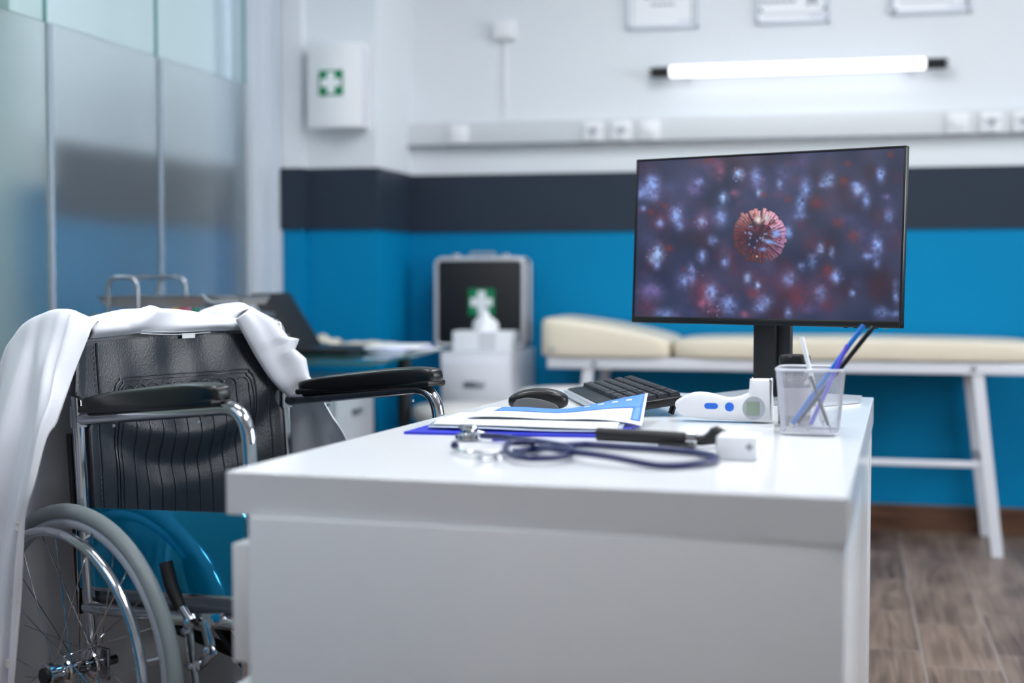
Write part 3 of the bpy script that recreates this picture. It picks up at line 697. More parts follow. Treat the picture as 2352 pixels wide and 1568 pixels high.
def screen_picture():
    NX, NY = 520, 310
    # the picture is laid out on a 2050 x 1320 canvas, (0,0) at the top left
    u = np.linspace(0, 1, NX); v = np.linspace(0, 1, NY); U, V = np.meshgrid(u, v)
    cor = np.array([(148, 236), (2148, 120), (2110, 1440), (108, 1410)], float)
    A = []; B = []
    for (x, y), (a, b) in zip(cor, ((0, 0), (1, 0), (1, 1), (0, 1))):
        A.append([a, b, 1, 0, 0, 0, -x*a, -x*b]); B.append(x); A.append([0, 0, 0, a, b, 1, -y*a, -y*b]); B.append(y)
    h = np.linalg.solve(np.array(A), np.array(B)); den = h[6]*U+h[7]*V+1
    X = (h[0]*U+h[1]*V+h[2])/den; Y = (h[3]*U+h[4]*V+h[5])/den
    rng = np.random.RandomState(4)
    def noise(sc, seed):
        r = np.random.RandomState(seed); n = 64; g = r.rand(n, n)
        xs = (X/sc) % (n-1); ys = (Y/sc) % (n-1); i = xs.astype(int); j = ys.astype(int); fx = xs-i; fy = ys-j
        fx = fx*fx*(3-2*fx); fy = fy*fy*(3-2*fy)
        return (g[j, i]*(1-fx)+g[j, i+1]*fx)*(1-fy)+(g[j+1, i]*(1-fx)+g[j+1, i+1]*fx)*fy
    n1 = noise(160, 1); n2 = noise(60, 2); n3 = noise(26, 3); n4 = noise(13, 5)
    img = np.zeros((NY, NX, 3))
    img[:] = (46, 52, 80)
    img += ((n1-.5)*26)[..., None]*np.array([.9, .8, 1.0])
    red = np.clip(noise(120, 9)*.6+n2*.5-.62, 0, 1)*2.2
    img += red[..., None]*np.array([26, 0, -4])
    def blob(x, y, rx, ry, col, a=1, tex=.6, soft=1.0, ang=0):
        dx = X-x; dy = Y-y; ca, sa = math.cos(ang), math.sin(ang)
        d = ((dx*ca+dy*sa)/rx)**2+((-dx*sa+dy*ca)/ry)**2
        m = np.exp(-d*1.3*soft)*a*((1-tex)+tex*2.0*np.clip(n2*.35+n3*.6+n4*.25-.15, 0, 1))
        m = np.clip(m, 0, 1)
        img[:] = img*(1-m[..., None])+np.array(col)*m[..., None]
    bl = (138, 166, 232); lb = (160, 190, 240); vi = (110, 96, 150); rd = (118, 52, 66); br = (60, 34, 44); pk = (150, 90, 120)
    # faint bodies
    for (x, y, r, c, a) in [(230, 430, 110, vi, .5), (580, 400, 110, vi, .5), (740, 270, 80, pk, .5), (900, 270, 90, br, .5), (1060, 370, 90, vi, .55), (420, 620, 110, vi, .45),
                            (620, 690, 80, vi, .5), (290, 690, 90, rd, .45), (270, 960, 120, br, .6), (640, 840, 90, br, .6), (640, 1220, 130, rd, .85), (490, 1120, 100, vi, .4),
                            (1340, 1250, 120, rd, .75), (1180, 1370, 110, br, .7), (1460, 850, 110, rd, .4), (1590, 870, 80, br, .5), (1690, 480, 120, br, .45), (1890, 300, 90, br, .5),
                            (1970, 1170, 150, br, .7), (1700, 1200, 100, br, .6), (1560, 1100, 100, rd, .4), (1800, 450, 90, vi, .4), (210, 1200, 110, vi, .5), (200, 1360, 120, rd, .45),
                            (820, 1320, 90, vi, .5), (700, 1390, 100, br, .7), (1060, 1250, 90, rd, .4), (1260, 1090, 90, rd, .45), (780, 930, 100, rd, .35), (1480, 1200, 90, pk, .35),
                            (1920, 880, 90, vi, .45), (2030, 600, 80, vi, .4), (1400, 400, 70, vi, .4), (870, 1050, 80, rd, .35), (1370, 700, 70, rd, .35), (1560, 1310, 90, rd, .45)]:
        blob(x, y, r*.9, r*1.05, c, a, .5)
    for i in range(70):
        blob(rng.uniform(110, 2140), rng.uniform(130, 1430), rng.uniform(40, 100), rng.uniform(40, 110), [(96, 56, 76), vi, br, (84, 90, 140)][i % 4], rng.uniform(.15, .4), .6)
    # lit facets
    for (x, y, rx, ry, c, a) in [(250, 410, 45, 70, bl, .9), (175, 470, 40, 50, bl, .7), (255, 500, 30, 30, bl, .8), (180, 590, 25, 20, bl, .6), (600, 385, 30, 25, bl, .8), (560, 450, 40, 40, vi, .8),
                                 (900, 325, 36, 36, lb, .85), (1025, 350, 34, 55, bl, .8), (785, 505, 30, 36, lb, .9), (1055, 470, 22, 26, lb, .8), (1205, 400, 18, 28, lb, .8), (870, 470, 34, 26, pk, .7),
                                 (430, 640, 38, 50, bl, .9), (455, 720, 26, 30, bl, .6), (305, 700, 28, 30, bl, .6), (620, 690, 24, 30, lb, .7), (765, 650, 40, 60, bl, .65), (700, 830, 32, 34, bl, .7),
                                 (620, 950, 32, 44, bl, .75), (795, 990, 26, 34, bl, .75), (290, 930, 34, 50, lb, 1), (265, 970, 40, 36, lb, .8), (280, 1020, 24, 30, bl, .8), (540, 1080, 26, 60, bl, .75),
                                 (480, 1140, 34, 40, bl, .6), (690, 1230, 46, 70, bl, .75), (640, 1310, 40, 34, pk, .8), (965, 1115, 24, 34, lb, .8), (1040, 1175, 18, 26, lb, .8), (820, 1320, 50, 60, bl, .75),
                                 (1090, 1300, 50, 44, bl, .7), (1050, 1350, 40, 30, bl, .6), (1280, 1120, 40, 44, bl, .65), (1375, 1020, 24, 28, bl, .8), (1515, 890, 24, 40, lb, .85), (1455, 980, 32, 50, bl, .6),
                                 (1600, 915, 20, 36, lb, .6), (1405, 430, 34, 60, bl, .8), (1365, 560, 30, 60, bl, .8), (1360, 640, 44, 24, bl, .5), (1575, 365, 38, 44, lb, .75), (1530, 400, 26, 20, bl, .6),
                                 (1795, 440, 36, 34, lb, .85), (1780, 400, 34, 20, bl, .6), (1860, 520, 28, 50, bl, .7), (1970, 320, 28, 50, bl, .8), (2030, 640, 26, 40, bl, .6), (2010, 490, 24, 20, vi, .8),
                                 (1940, 860, 34, 60, bl, .85), (1875, 945, 34, 22, bl, .7), (1940, 1000, 24, 36, bl, .5), (1635, 1100, 40, 46, bl, .8), (1515, 1230, 34, 50, bl, .6), (1755, 1230, 22, 26, bl, .6),
                                 (1970, 1370, 40, 34, bl, .7), (2080, 1380, 44, 20, bl, .6), (2085, 1250, 22, 50, bl, .6), (2085, 1150, 20, 24, bl, .5), (330, 1390, 60, 34, bl, .6), (250, 1210, 60, 30, vi, .9),
                                 (940, 1390, 30, 26, pk, .7), (1270, 1380, 24, 44, bl, .5), (1270, 770, 30, 44, bl, .8), (700, 1370, 60, 18, pk, .5), (760, 310, 30, 60, pk, .5)]:
        blob(x, y, rx*1.3, ry*1.3, c, min(1, a*1.05), .75, 1.1)
    for (x, y, r) in [(675, 215, 20), (2043, 170, 22), (1720, 240, 22), (1085, 480, 18), (1270, 515, 20), (1485, 540, 40), (1690, 375, 26), (1640, 690, 30), (1760, 790, 34), (345, 570, 18), (235, 620, 16), (1000, 1230, 30), (1570, 1050, 30), (370, 890, 22), (480, 1050, 12)]:
        blob(x, y, r*1.5, r*1.4, (126, 52, 52), .6, .2)
    # fine spikes on the sharper bodies
    for (x, y, r) in [(275, 960, 80), (560, 1110, 70), (420, 640, 60), (700, 1390, 70), (890, 330, 55), (620, 690, 55)]:
        for k in range(26):
            a = rng.uniform(0, 2*PI); rr = r*rng.uniform(.5, 1.05)
            blob(x+rr*math.cos(a), y+rr*math.sin(a), 5, 7, (150, 150, 200) if k % 2 else (110, 60, 80), .6, 0)
    # the sharp virus in the middle
    cx, cy, r0 = 1046, 795, 150
    dx = X-cx; dy = Y-cy; rad = np.hypot(dx, dy); th = np.arctan2(dy, dx)
    img[rad < r0+6] = (66, 40, 52)
    def stroke(a, ra, rb, wa, wb, c, al=1):
        px = dx*math.cos(a)+dy*math.sin(a); py = -dx*math.sin(a)+dy*math.cos(a)
        t = np.clip((px-ra)/(rb-ra), 0, 1); wd = wa+(wb-wa)*t
        m = ((px > ra) & (px < rb+wb*.5) & (np.abs(py) < wd))
        k = al*np.clip(1.3-np.abs(py)/np.maximum(wd, 1)*.6, 0, 1)
        img[m] = (img*(1-k[..., None])+np.array(c)*k[..., None])[m]
    n = 46
    for k in range(n):
        a = 2*PI*k/n+rng.uniform(-.05, .05); L_ = rng.uniform(186, 212) if -2.6 < ((a+PI) % (2*PI)-PI) < 2.2 else rng.uniform(178, 192)
        up = max(0, -math.sin(a)); rt = max(0, math.cos(a))
        dk = .62+.38*max(0, min(1, .5+.6*(math.cos(a)-math.sin(a))))
        c = (np.array((118, 72, 78))+np.array((66, 56, 50))*up+np.array((30, 34, 60))*rt)*dk
        stroke(a, rng.uniform(95, 140), L_, 9, 15, c*rng.uniform(.8, 1.0)); stroke(a, L_-26, L_, 8, 13, np.minimum(255, c*1.22), .8)
        stroke(a+.02, 110, L_-8, 2, 3, np.minimum(255, c*1.5), .7)
    for k in range(110):
        a = rng.uniform(0, 2*PI); ra = rng.uniform(30, 150)
        stroke(a, ra, ra+rng.uniform(18, 40), 4, 7, (rng.uniform(80, 150), rng.uniform(44, 70), rng.uniform(60, 90)), .8)
    blob(1000, 840, 66, 70, (36, 34, 58), .9, .2); blob(930, 800, 40, 70, (84, 38, 46), .6, .4)
    for k in range(16):
        a = rng.uniform(0, 2*PI); rr = rng.uniform(20, 110); blob(cx+rr*math.cos(a), cy+rr*math.sin(a), 8, 9, (150, 170, 225), .9, 0)
    blob(1046, 672, 34, 42, (222, 226, 220), 1, .1, 1.6); blob(1108, 655, 26, 36, (198, 212, 214), .9, .1, 1.6)
    blob(1180, 775, 46, 40, (128, 166, 236), 1, .1, 1.5); blob(1130, 838, 64, 22, (132, 176, 244), 1, .1, 1.5, .25); blob(1080, 895, 38, 20, (110, 160, 236), .9, .1, 1.5)
    blob(1035, 950, 9, 9, (250, 200, 140), 1, 0)
    c = np.clip(img, 0, 255)/255; c = np.where(c <= .04045, c/12.92, ((c+.055)/1.055)**2.4)
    return c, NX, NY
pic, NX, NY = screen_picture()
sw, sh_ = W3-.010, H3-.019; zc0 = .0045
xs = np.linspace(-sw/2, sw/2, NX); zs = np.linspace(sh_/2+zc0, -sh_/2+zc0, NY)
verts = [tuple(SL @ Vector((x, -.0025, z))) for z in zs for x in xs]
faces = [(i*NX+j, (i+1)*NX+j, (i+1)*NX+j+1, i*NX+j+1) for i in range(NY-1) for j in range(NX-1)]
me = bpy.data.meshes.new('screen'); me.from_pydata(verts, [], faces)
ca = me.color_attributes.new('picture', 'FLOAT_COLOR', 'POINT')
ca.data.foreach_set('color', np.concatenate([pic.reshape(-1, 3), np.ones((NX*NY, 1))], 1).ravel())
m = bpy.data.materials.new('lit_screen'); m.use_nodes = True; nt = m.node_tree; b = nt.nodes['Principled BSDF']
b.inputs['Base Color'].default_value = (.01, .01, .012, 1); b.inputs['Roughness'].default_value = .22
at_ = nt.nodes.new('ShaderNodeVertexColor'); at_.layer_name = 'picture'
nt.links.new(at_.outputs[0], b.inputs['Emission Color']); b.inputs['Emission Strength'].default_value = 1.0
me.materials.append(m)
o = bpy.data.objects.new('screen', me); COL.objects.link(o); o.parent = MON
st = MB()
st.box((-.012, -.045, .185), (.052, .020, .36), bev=.004); st.box((.026, -.034, .185), (.034, .016, .36), bev=.004)
st.build('stand_column', M['black_matte'], MON)
MB().box((.0, .005, .30), (.06, .09, .08), bev=.006).build('hinge', M['black_matte'], MON)
MB().box((-.012, .052, .135+.023), (.024, .004, .004), bev=.001).build('lock_pin', M['chrome'], MON)
MB().prism([(-.15, -.03), (-.05, -.155), (.135, -.10), (.17, .02), (.14, .11), (-.13, .12)], .008, Matrix.Translation((0.012, -.02, 0))).build('stand_base', M['silver_plastic'], MON, smooth=False)

# ------------------------------------------------------------------ things on the desk
ZD = .7505
# keyboard
ka = math.atan2(-.475, .178)
kb = thing('keyboard', 'black keyboard with a silver front edge on the white desk', 'keyboard', (-.514, 2.855, ZD), ka)
# local x = long axis (towards camera), local y = towards the rear edge (raised)
tilt = R(7.8)
KX = Matrix.Translation((0, 0, .003)) @ Matrix.Rotation(tilt, 4, 'X') @ Matrix.Translation((0, .075, 0))
MB().box((0, 0, .008), (.452, .15, .016), bev=.004, X=KX).build('body', M['black_plastic'], kb)
MB().box((0, -.078, .0075), (.452, .010, .013), bev=.002, X=KX).build('front_edge', M['silver_plastic'], kb)
def keyshape(w, d):
    k = MB(); h = .008; i = .0022
    k.add([(-w/2, -d/2, 0), (w/2, -d/2, 0), (w/2, d/2, 0), (-w/2, d/2, 0), (-w/2+i, -d/2+i, h), (w/2-i, -d/2+i, h), (w/2-i, d/2-i*.6, h+.0006), (-w/2+i, d/2-i*.6, h+.0006)],
          [[0, 3, 2, 1], [4, 5, 6, 7], [0, 1, 5, 4], [1, 2, 6, 5], [2, 3, 7, 6], [3, 0, 4, 7]])
    return k
kproto = {}
legend = MB(); pk_ = .0193; nkeys = 0
for r in range(6):
    y = .062-r*.0225-(0 if r == 0 else .002)
    xcur = -.218
    if r == 5: widths = [1.4, 1.2, 1.4, 5.6, 1.3, 1.3, 1.5]
    elif r == 4: widths = [2.2]+[1]*10+[2.6]
    elif r == 3: widths = [1.7]+[1]*11+[2.1]
    elif r == 2: widths = [1.4]+[1]*12+[1.4]
    elif r == 1: widths = [1]*13+[1.8]
    else: widths = [1]*15
    tot = sum(widths); sc_ = 14.9*pk_/tot
    cols = [(wd*sc_) for wd in widths]+[-.006]+([pk_]*3 if r != 3 else [])+[-.006]
    cols += [pk_]*4
    for wd in cols:
        if wd < 0: xcur += -wd; continue
        if xcur+wd > .222: break
        key = (round(wd, 4),)
        if nkeys >= 100: break
        if key not in kproto:
            ob = keyshape(wd-.0018, .0195).build('key', M['key'], kb, smooth=False); kproto[key] = ob
        else:
            ob = kproto[key].copy(); COL.objects.link(ob); ob.parent = kb
        P = KX @ Matrix.Translation((xcur+wd/2, y, .016)); ob.matrix_local = P; nkeys += 1
        if wd < .03: legend.box((xcur+wd/2-.002, y+.003, .0247), (.0035, .0035, .0002), X=KX)
        xcur += wd
legend.build('key_legends', M['silver_plastic'], kb, smooth=False)
for sx in (-.19, .19):
    ft = MB(); ft.box((sx, .135, .0150), (.03, .005, .028), rot=(R(-18), 0, 0), bev=.001); ft.build('foot', M['black_plastic'], kb)

# mouse
ms = thing('computer_mouse', 'black computer mouse with grey sides on the white desk', 'mouse', (-.590, 2.745, ZD), R(6))
def mouse_fn(q):
    k = (q.x+.062)/.124
    q.z = .001+max(0, q.z+.018)*(.75+.55*math.sin(PI*min(1, max(0, .15+.75*(1-k)))))
    q.y *= 1-.16*math.sin(PI*k)
    return q
mb = MB(); cushion(mb, (0, 0, 0), (.118, .064, .031), .55, 40, 20, fn=mouse_fn); mb.build('body', M['black_plastic'], ms, angle=80)
sd = MB(); sd.grid(patch([[(-.048, -.0305, .006), (-.02, -.029, .005), (.02, -.0285, .005), (.045, -.028, .006)],
                          [(-.047, -.0315, .014), (-.02, -.0305, .017), (.015, -.0295, .016), (.042, -.0275, .011)],
                          [(-.040, -.0300, .024), (-.018, -.0290, .028), (.012, -.028, .024), (.036, -.0265, .016)]], 4, 4)).build('side_grip', M['grip_grey'], ms, mods=[SOL(.002)], angle=180)
cyl(MB(), (.030, 0, .024), .009, .006, 'Y', 18).build('scroll_wheel', M['chrome'], ms)

# clipboard, papers, brochure
cb = thing('clipboard', 'blue clipboard lying under papers on the desk', 'clipboard', (-.52, 2.40, ZD), R(0))
MB().prism([(-.205, -.11), (.155, -.085), (.165, .12), (-.185, .16)], .004).build('board', M['blue_clip'], cb, smooth=False)
MB().prism([(-.035, -.175), (-.005, -.17), (-.02, -.10), (-.045, -.10)], .004).build('corner_tab', M['blue_clip'], cb, smooth=False)
def sheet(name, pts, z, label, m='paper', th=.0012, cat='paper', sag=None, grp=None):
    o = MB().grid(patch([[(*p, z) for p in r] for r in pts], 6, 6, fn=sag)).build(name, M[m], None, mods=[SOL(th)], angle=180)
    return tag(o, label, cat, grp)
sheet('plastic_sleeve', [[(-.695, 2.33), (-.52, 2.325), (-.36, 2.335)], [(-.71, 2.42), (-.53, 2.42), (-.37, 2.42)], [(-.705, 2.54), (-.54, 2.54), (-.38, 2.54)]], .7585,
      'clear-grey plastic sleeve directly on the blue clipboard', 'sleeve' if 'sleeve' in M else 'silver_plastic', cat='sleeve',
      sag=lambda u, v, p: (0, 0, .001*math.sin(v*7)))
sheet('paper_sheet', [[(-.690, 2.345), (-.52, 2.34), (-.37, 2.345)], [(-.70, 2.43), (-.53, 2.43), (-.38, 2.43)], [(-.695, 2.55), (-.54, 2.55), (-.39, 2.55)]], .7625,
      'white paper sheet between the plastic sleeve and the brochure', th=.002, sag=lambda u, v, p: (0, 0, .0008*math.sin(v*5)))
# brochure: flat at its left end and curling up at its right end
BR = thing('brochure', 'blue and white brochure curling up at its right end', 'brochure', (0, 0, 0))
def bro(u, v, dz=0):       # u 0..1 left to right, v 0 near .. 1 far
    x = -.655+.312*u-.012*v*u; y = 2.42+.17*v+.03*u*(1-v*.2)
    z = .7685+.031*max(0, (u-.45)/.55)**1.3*max(0, v-.12)/.88-.012*max(0, (u-.6)/.4)**2*(1-v)+dz+.0015*math.sin(u*9)
    return Vector((x, y, z))
g1 = [[bro(u/30, v/14) for u in range(31)] for v in range(15)]
MB().grid(g1).build('page', M['paper'], BR, mods=[SOL(.0012)], angle=180)
g2 = [[bro(.1+.885*u/30, .55+.43*v/8, .0016) for u in range(31)] for v in range(9)]
MB().grid(g2).build('blue_print', M['blue_card'], BR, mods=[SOL(.0004)], angle=180)
g3 = [[bro(.93+.055*u/3, .15+.43*v/8, .0016) for u in range(4)] for v in range(9)]
MB().grid(g3).build('blue_edge_print', M['blue_card'], BR, mods=[SOL(.0004)], angle=180)
dt = MB()
for k in range(4):
    g = [[bro(.62+.085*k+.035*u/3, .80+.05*v/2, .0024) for u in range(4)] for v in range(3)]; dt.grid(g)
dt.build('white_print', M['paper'], BR, mods=[SOL(.0004)], angle=180)

# otoscope
ot = thing('otoscope', 'black otoscope with a silver collar lying on the papers', 'otoscope', (-.385, 2.225, ZD+.012), R(-2))
ot.rotation_euler = (0, R(1.5), R(-2))
cyl(MB(), (.072, 0, .004), .0108, .142, 'X', 24, .002).build('handle', M['black_matte'], ot)
cyl(MB(), (.1525, 0, .003), .0115, .018, 'X', 24, .002).build('collar', M['chrome'], ot)
h_ = MB(); h_.tube([(.160, 0, .003), (.168, 0, .003), (.174, 0, .004), (.184, 0, .008), (.192, 0, .015)], [.008, .0085, .0085, .0115, .0135], 16)
h_.tube(smooth_path([(.184, 0, .016), (.192, .002, .008), (.197, .004, -.002), (.198, .004, -.008)], 4), [.004+.004*math.sin(i/12*PI) for i in range(13)], 12)
h_.tube([(.190, -.002, .018), (.206, -.012, .016), (.216, -.018, .012)], [.010, .006, .003], 14)
h_.build('head', M['black_matte'], ot)
MB().box((.125, -.012, -.007), (.045, .012, .010), bev=.004).build('switch', M['black_matte'], ot)
MB().box((.148, -.017, -.008), (.022, .010, .009), bev=.003).build('knob', M['black_matte'], ot)

# stethoscope
sth = thing('stethoscope', 'navy blue stethoscope with silver chest piece coiled on the desk', 'stethoscope', (0, 0, 0))
zt = ZD+.006
loop = [(-.478, 2.048), (-.452, 2.10), (-.425, 2.14), (-.39, 2.165), (-.33, 2.15), (-.25, 2.125), (-.20, 2.09), (-.178, 2.04), (-.195, 1.985), (-.25, 1.95), (-.32, 1.965), (-.385, 2.01), (-.42, 2.035), (-.455, 2.09)]
MB().tube(smooth_path([(x, y, zt+(.008 if i in (10, 11, 12) else 0)) for i, (x, y) in enumerate(loop)], 8), .0052, 12).build('tube', M['navy_tube'], sth)
small = [(-.455, 2.09), (-.49, 2.07), (-.475, 2.0), (-.435, 1.955), (-.395, 1.975), (-.385, 2.03), (-.41, 2.10), (-.46, 2.15), (-.53, 2.20), (-.57, 2.215)]
MB().tube(smooth_path([(x, y, zt+(.010 if i in (0, 1) else .004)) for i, (x, y) in enumerate(small)], 8), .005, 12).build('tube', M['navy_tube'], sth)
cp = MB(); XX = Matrix.Translation((-.595, 2.225, ZD+.001))
cp.lathe([(.0, 0), (.019, 0), (.022, .003), (.021, .008), (.012, .011), (.011, .018), (.016, .020), (.015, .024), (0, .0255)], 32, XX)
cp.tube([(-.58, 2.222, ZD+.014), (-.555, 2.212, ZD+.010)], .004, 10)
cp.build('chest_piece', M['chrome'], sth)
for nm, pts in ((0, [(-.478, 2.048), (-.505, 2.03), (-.54, 2.02), (-.565, 2.045), (-.578, 2.082)]), (1, [(-.478, 2.048), (-.49, 2.01), (-.51, 1.965), (-.50, 1.94), (-.476, 1.938)])):
    P = smooth_path([(x, y, zt+.001) for x, y in pts], 6)
    b_ = MB().tube(P, .0028, 10).build('binaural', M['chrome'], sth)
    e = MB(); c = P[-1]; e.lathe([(0, -.007), (.005, -.005), (.0068, 0), (.005, .005), (0, .007)], 16, Matrix.Translation(c+Vector((0, 0, .002))))
    e.build('ear_tip', M['navy_tube' if nm == 0 else 'chrome'], b_)

# small white box
t = thing('pill_box', 'small plain white box beside the otoscope head', 'box', (-.150, 2.10, ZD), R(-3))
MB().box((0, 0, .0175), (.060, .055, .035), bev=.003).build('carton', M['paper'], t)
MB().prism([(0, -.006), (.006, 0), (0, .006), (-.006, 0)], .0006, ZY(.018, -.0277, .020)).build('printed_mark', M['grey_ink'], t, smooth=False)

# infrared thermometer
th = thing('infrared_thermometer', 'white infrared thermometer with blue buttons and a small display', 'thermometer', (-.303, 2.622, ZD), R(-2))
px0 = 1561; ol = [(1561, 931), (1582, 916), (1608, 908), (1640, 910), (1675, 918), (1700, 916), (1718, 909), (1731, 900), (1733, 878), (1737, 875), (1773, 875), (1776, 878), (1778, 920), (1780, 950), (1779, 968), (1770, 972), (1737, 971), (1700, 969), (1650, 968), (1614, 966), (1580, 962), (1566, 950)]
sc_ = .000812
outl = [((x-px0)*sc_, (971-y)*sc_+.002) for x, y in ol]
outl = [(p.x, max(.0006, p.y)) for p in smooth_path([(a, b, 0) for a, b in outl], 4, True)]
bt = MB(); n = len(outl); cx_ = sum(p[0] for p in outl)/n; cz_ = sum(p[1] for p in outl)/n
layers = []
for y, ins in ((-.017, .0035), (-.0145, .001), (-.010, 0), (.010, 0), (.0145, .001), (.017, .0035)):
    ring = []
    for i, (x, z) in enumerate(outl):
        a = Vector(outl[(i+1) % n])-Vector(outl[i-1]); nn = Vector((a.y, -a.x)).normalized()
        if nn.dot(Vector((cx_-x, cz_-z))) < 0: nn = -nn
        ring.append(Vector((x+nn.x*ins, y, max(.0004, z+nn.y*ins))))
    layers.append(ring)
vs = [p for r in layers for p in r]; fs = [[i*n+k, i*n+(k+1) % n, (i+1)*n+(k+1) % n, (i+1)*n+k] for i in range(5) for k in range(n)]
fs += [list(range(n)), [5*n+k for k in range(n)]]
bt.add(vs, fs).build('body', M['white_plastic'], th, angle=50)
MB().prism([(.0205+.0065*math.cos(a)+(.006 if math.cos(a) > 0 else -.006), .0065*math.sin(a)*.85) for a in [2*PI*k/24 for k in range(24)]], .0015, ZY((1643-px0)*sc_-.0205, -.0168, (971-937)*sc_+.002)).build('button', M['blue_btn'], th)
MB().prism([(.0082*math.cos(a), .0082*math.sin(a)) for a in [2*PI*k/24 for k in range(24)]], .0015, ZY((1684-px0)*sc_, -.0168, (971-938)*sc_+.002)).build('button', M['blue_btn'], th)
MB().prism([(.0205*math.cos(a), .0215*math.sin(a)) for a in [2*PI*k/32 for k in range(32)]], .0008, ZY((1738-px0)*sc_, -.0168, (971-940)*sc_+.002)).build('display_surround', M['silver_plastic'], th)
MB().box(((1736-px0)*sc_, -.0185, (971-940)*sc_+.002), (.023, .0015, .024), bev=.0005).build('display', M['lcd'], th)

# dark bottle behind the pen holder
t = thing('medicine_bottle', 'dark brown bottle with a black cap behind the mesh pen holder', 'bottle', (-.087, 2.578, ZD))
MB().lathe([(.024, 0), (.0285, .004), (.0290, .075), (.027, .086), (.018, .094), (.016, .100)], 32).build('bottle_body', M['brown_glass'], t)
MB().lathe([(.026, .099), (.0275, .101), (.0275, .122), (.0255, .126), (.018, .127), (.0, .1275)], 32).build('cap', M['black_plastic'], t)
MB().lathe([(.0292, .02), (.0294, .021), (.0294, .068), (.0292, .069)], 32).build('paper_label', mat('grey_brown_label', (150, 142, 146), .5, var=.04), t)

# mesh pen holder
PH = thing('pen_holder', 'square silver wire-mesh pen holder on the desk', 'pen holder', (-.056, 2.468, ZD), R(-3))
bw, tw, hh_ = .047, .056, .110
def phpt(s, u, v):     # side s, u -1..1, v 0..1
    hw = bw+(tw-bw)*v; c = [(u, -1), (1, u), (-u, 1), (-1, -u)][s]; x, y = c
    k = 1.0; r2 = max(abs(x), abs(y)); q = (abs(x)**7+abs(y)**7)**(1/7)
    return Vector((x/q*hw, y/q*hw, .003+v*(hh_-.003)))
for s in range(4):
    n_ = 34
    g = MB().grid([[phpt(s, -1+2*j/n_, i/36) for j in range(n_+1)] for i in range(37)])
    g.build('mesh_side', M['wire'], PH, smooth=False, mods=[('WIREFRAME', dict(thickness=.0007, use_replace=True, use_even_offset=False))])
rim = [phpt(s, -1+2*j/10, 1) for s in range(4) for j in range(10)]
MB().tube(rim, .0022, 8, closed=True).build('rim', M['wire'], PH)
rim = [phpt(s, -1+2*j/10, 0) for s in range(4) for j in range(10)]
bb = MB().tube(rim, .0018, 8, closed=True); bb.box((0, 0, .002), (bw*1.8, bw*1.8, .001)); bb.build('bottom', M['wire'], PH)
def pen(a, b, r, m, label, name='pen', tipm='chrome', cat='pen'):
    A = Vector(a); B = Vector(b); L_ = (B-A).length; d = (B-A).normalized()
    t = thing(name, label, cat, A)
    t.rotation_mode = 'QUATERNION'; t.rotation_quaternion = d.to_track_quat('Z', 'Y')
    MB().lathe([(r*.9, .012), (r, .016), (r, L_-.003), (r*.8, L_)], 12).build('barrel', M[m], t)
    MB().lathe([(.0006, 0), (r*.5, .004), (r*.9, .012)], 12).build('tip', M[tipm], t)
    return t
hx, hy = -.056, 2.468
pen((hx-.037, hy-.012, ZD+.006), (.030, hy-.010, .935), .0042, 'pen_blue', 'blue pencil leaning right in the mesh pen holder', 'pencil', 'beige', 'pencil')
pen((hx-.030, hy+.006, ZD+.006), (.046, hy+.004, .932), .0040, 'pen_black', 'black pen leaning right in the mesh pen holder')
pen((hx+.022, hy+.030, ZD+.006), (-.073, hy+.032, .912), .0038, 'white_plastic', 'silver-white pen leaning left in the mesh pen holder')
pen((hx-.004, hy-.028, ZD+.006), (.004, hy-.024, .903), .0036, 'violet', 'violet pen at the right inside the mesh pen holder')
pen((hx+.034, hy-.036, ZD+.006), (hx+.000, hy-.038, .85), .0030, 'pen_black', 'short dark pen standing inside the mesh pen holder')

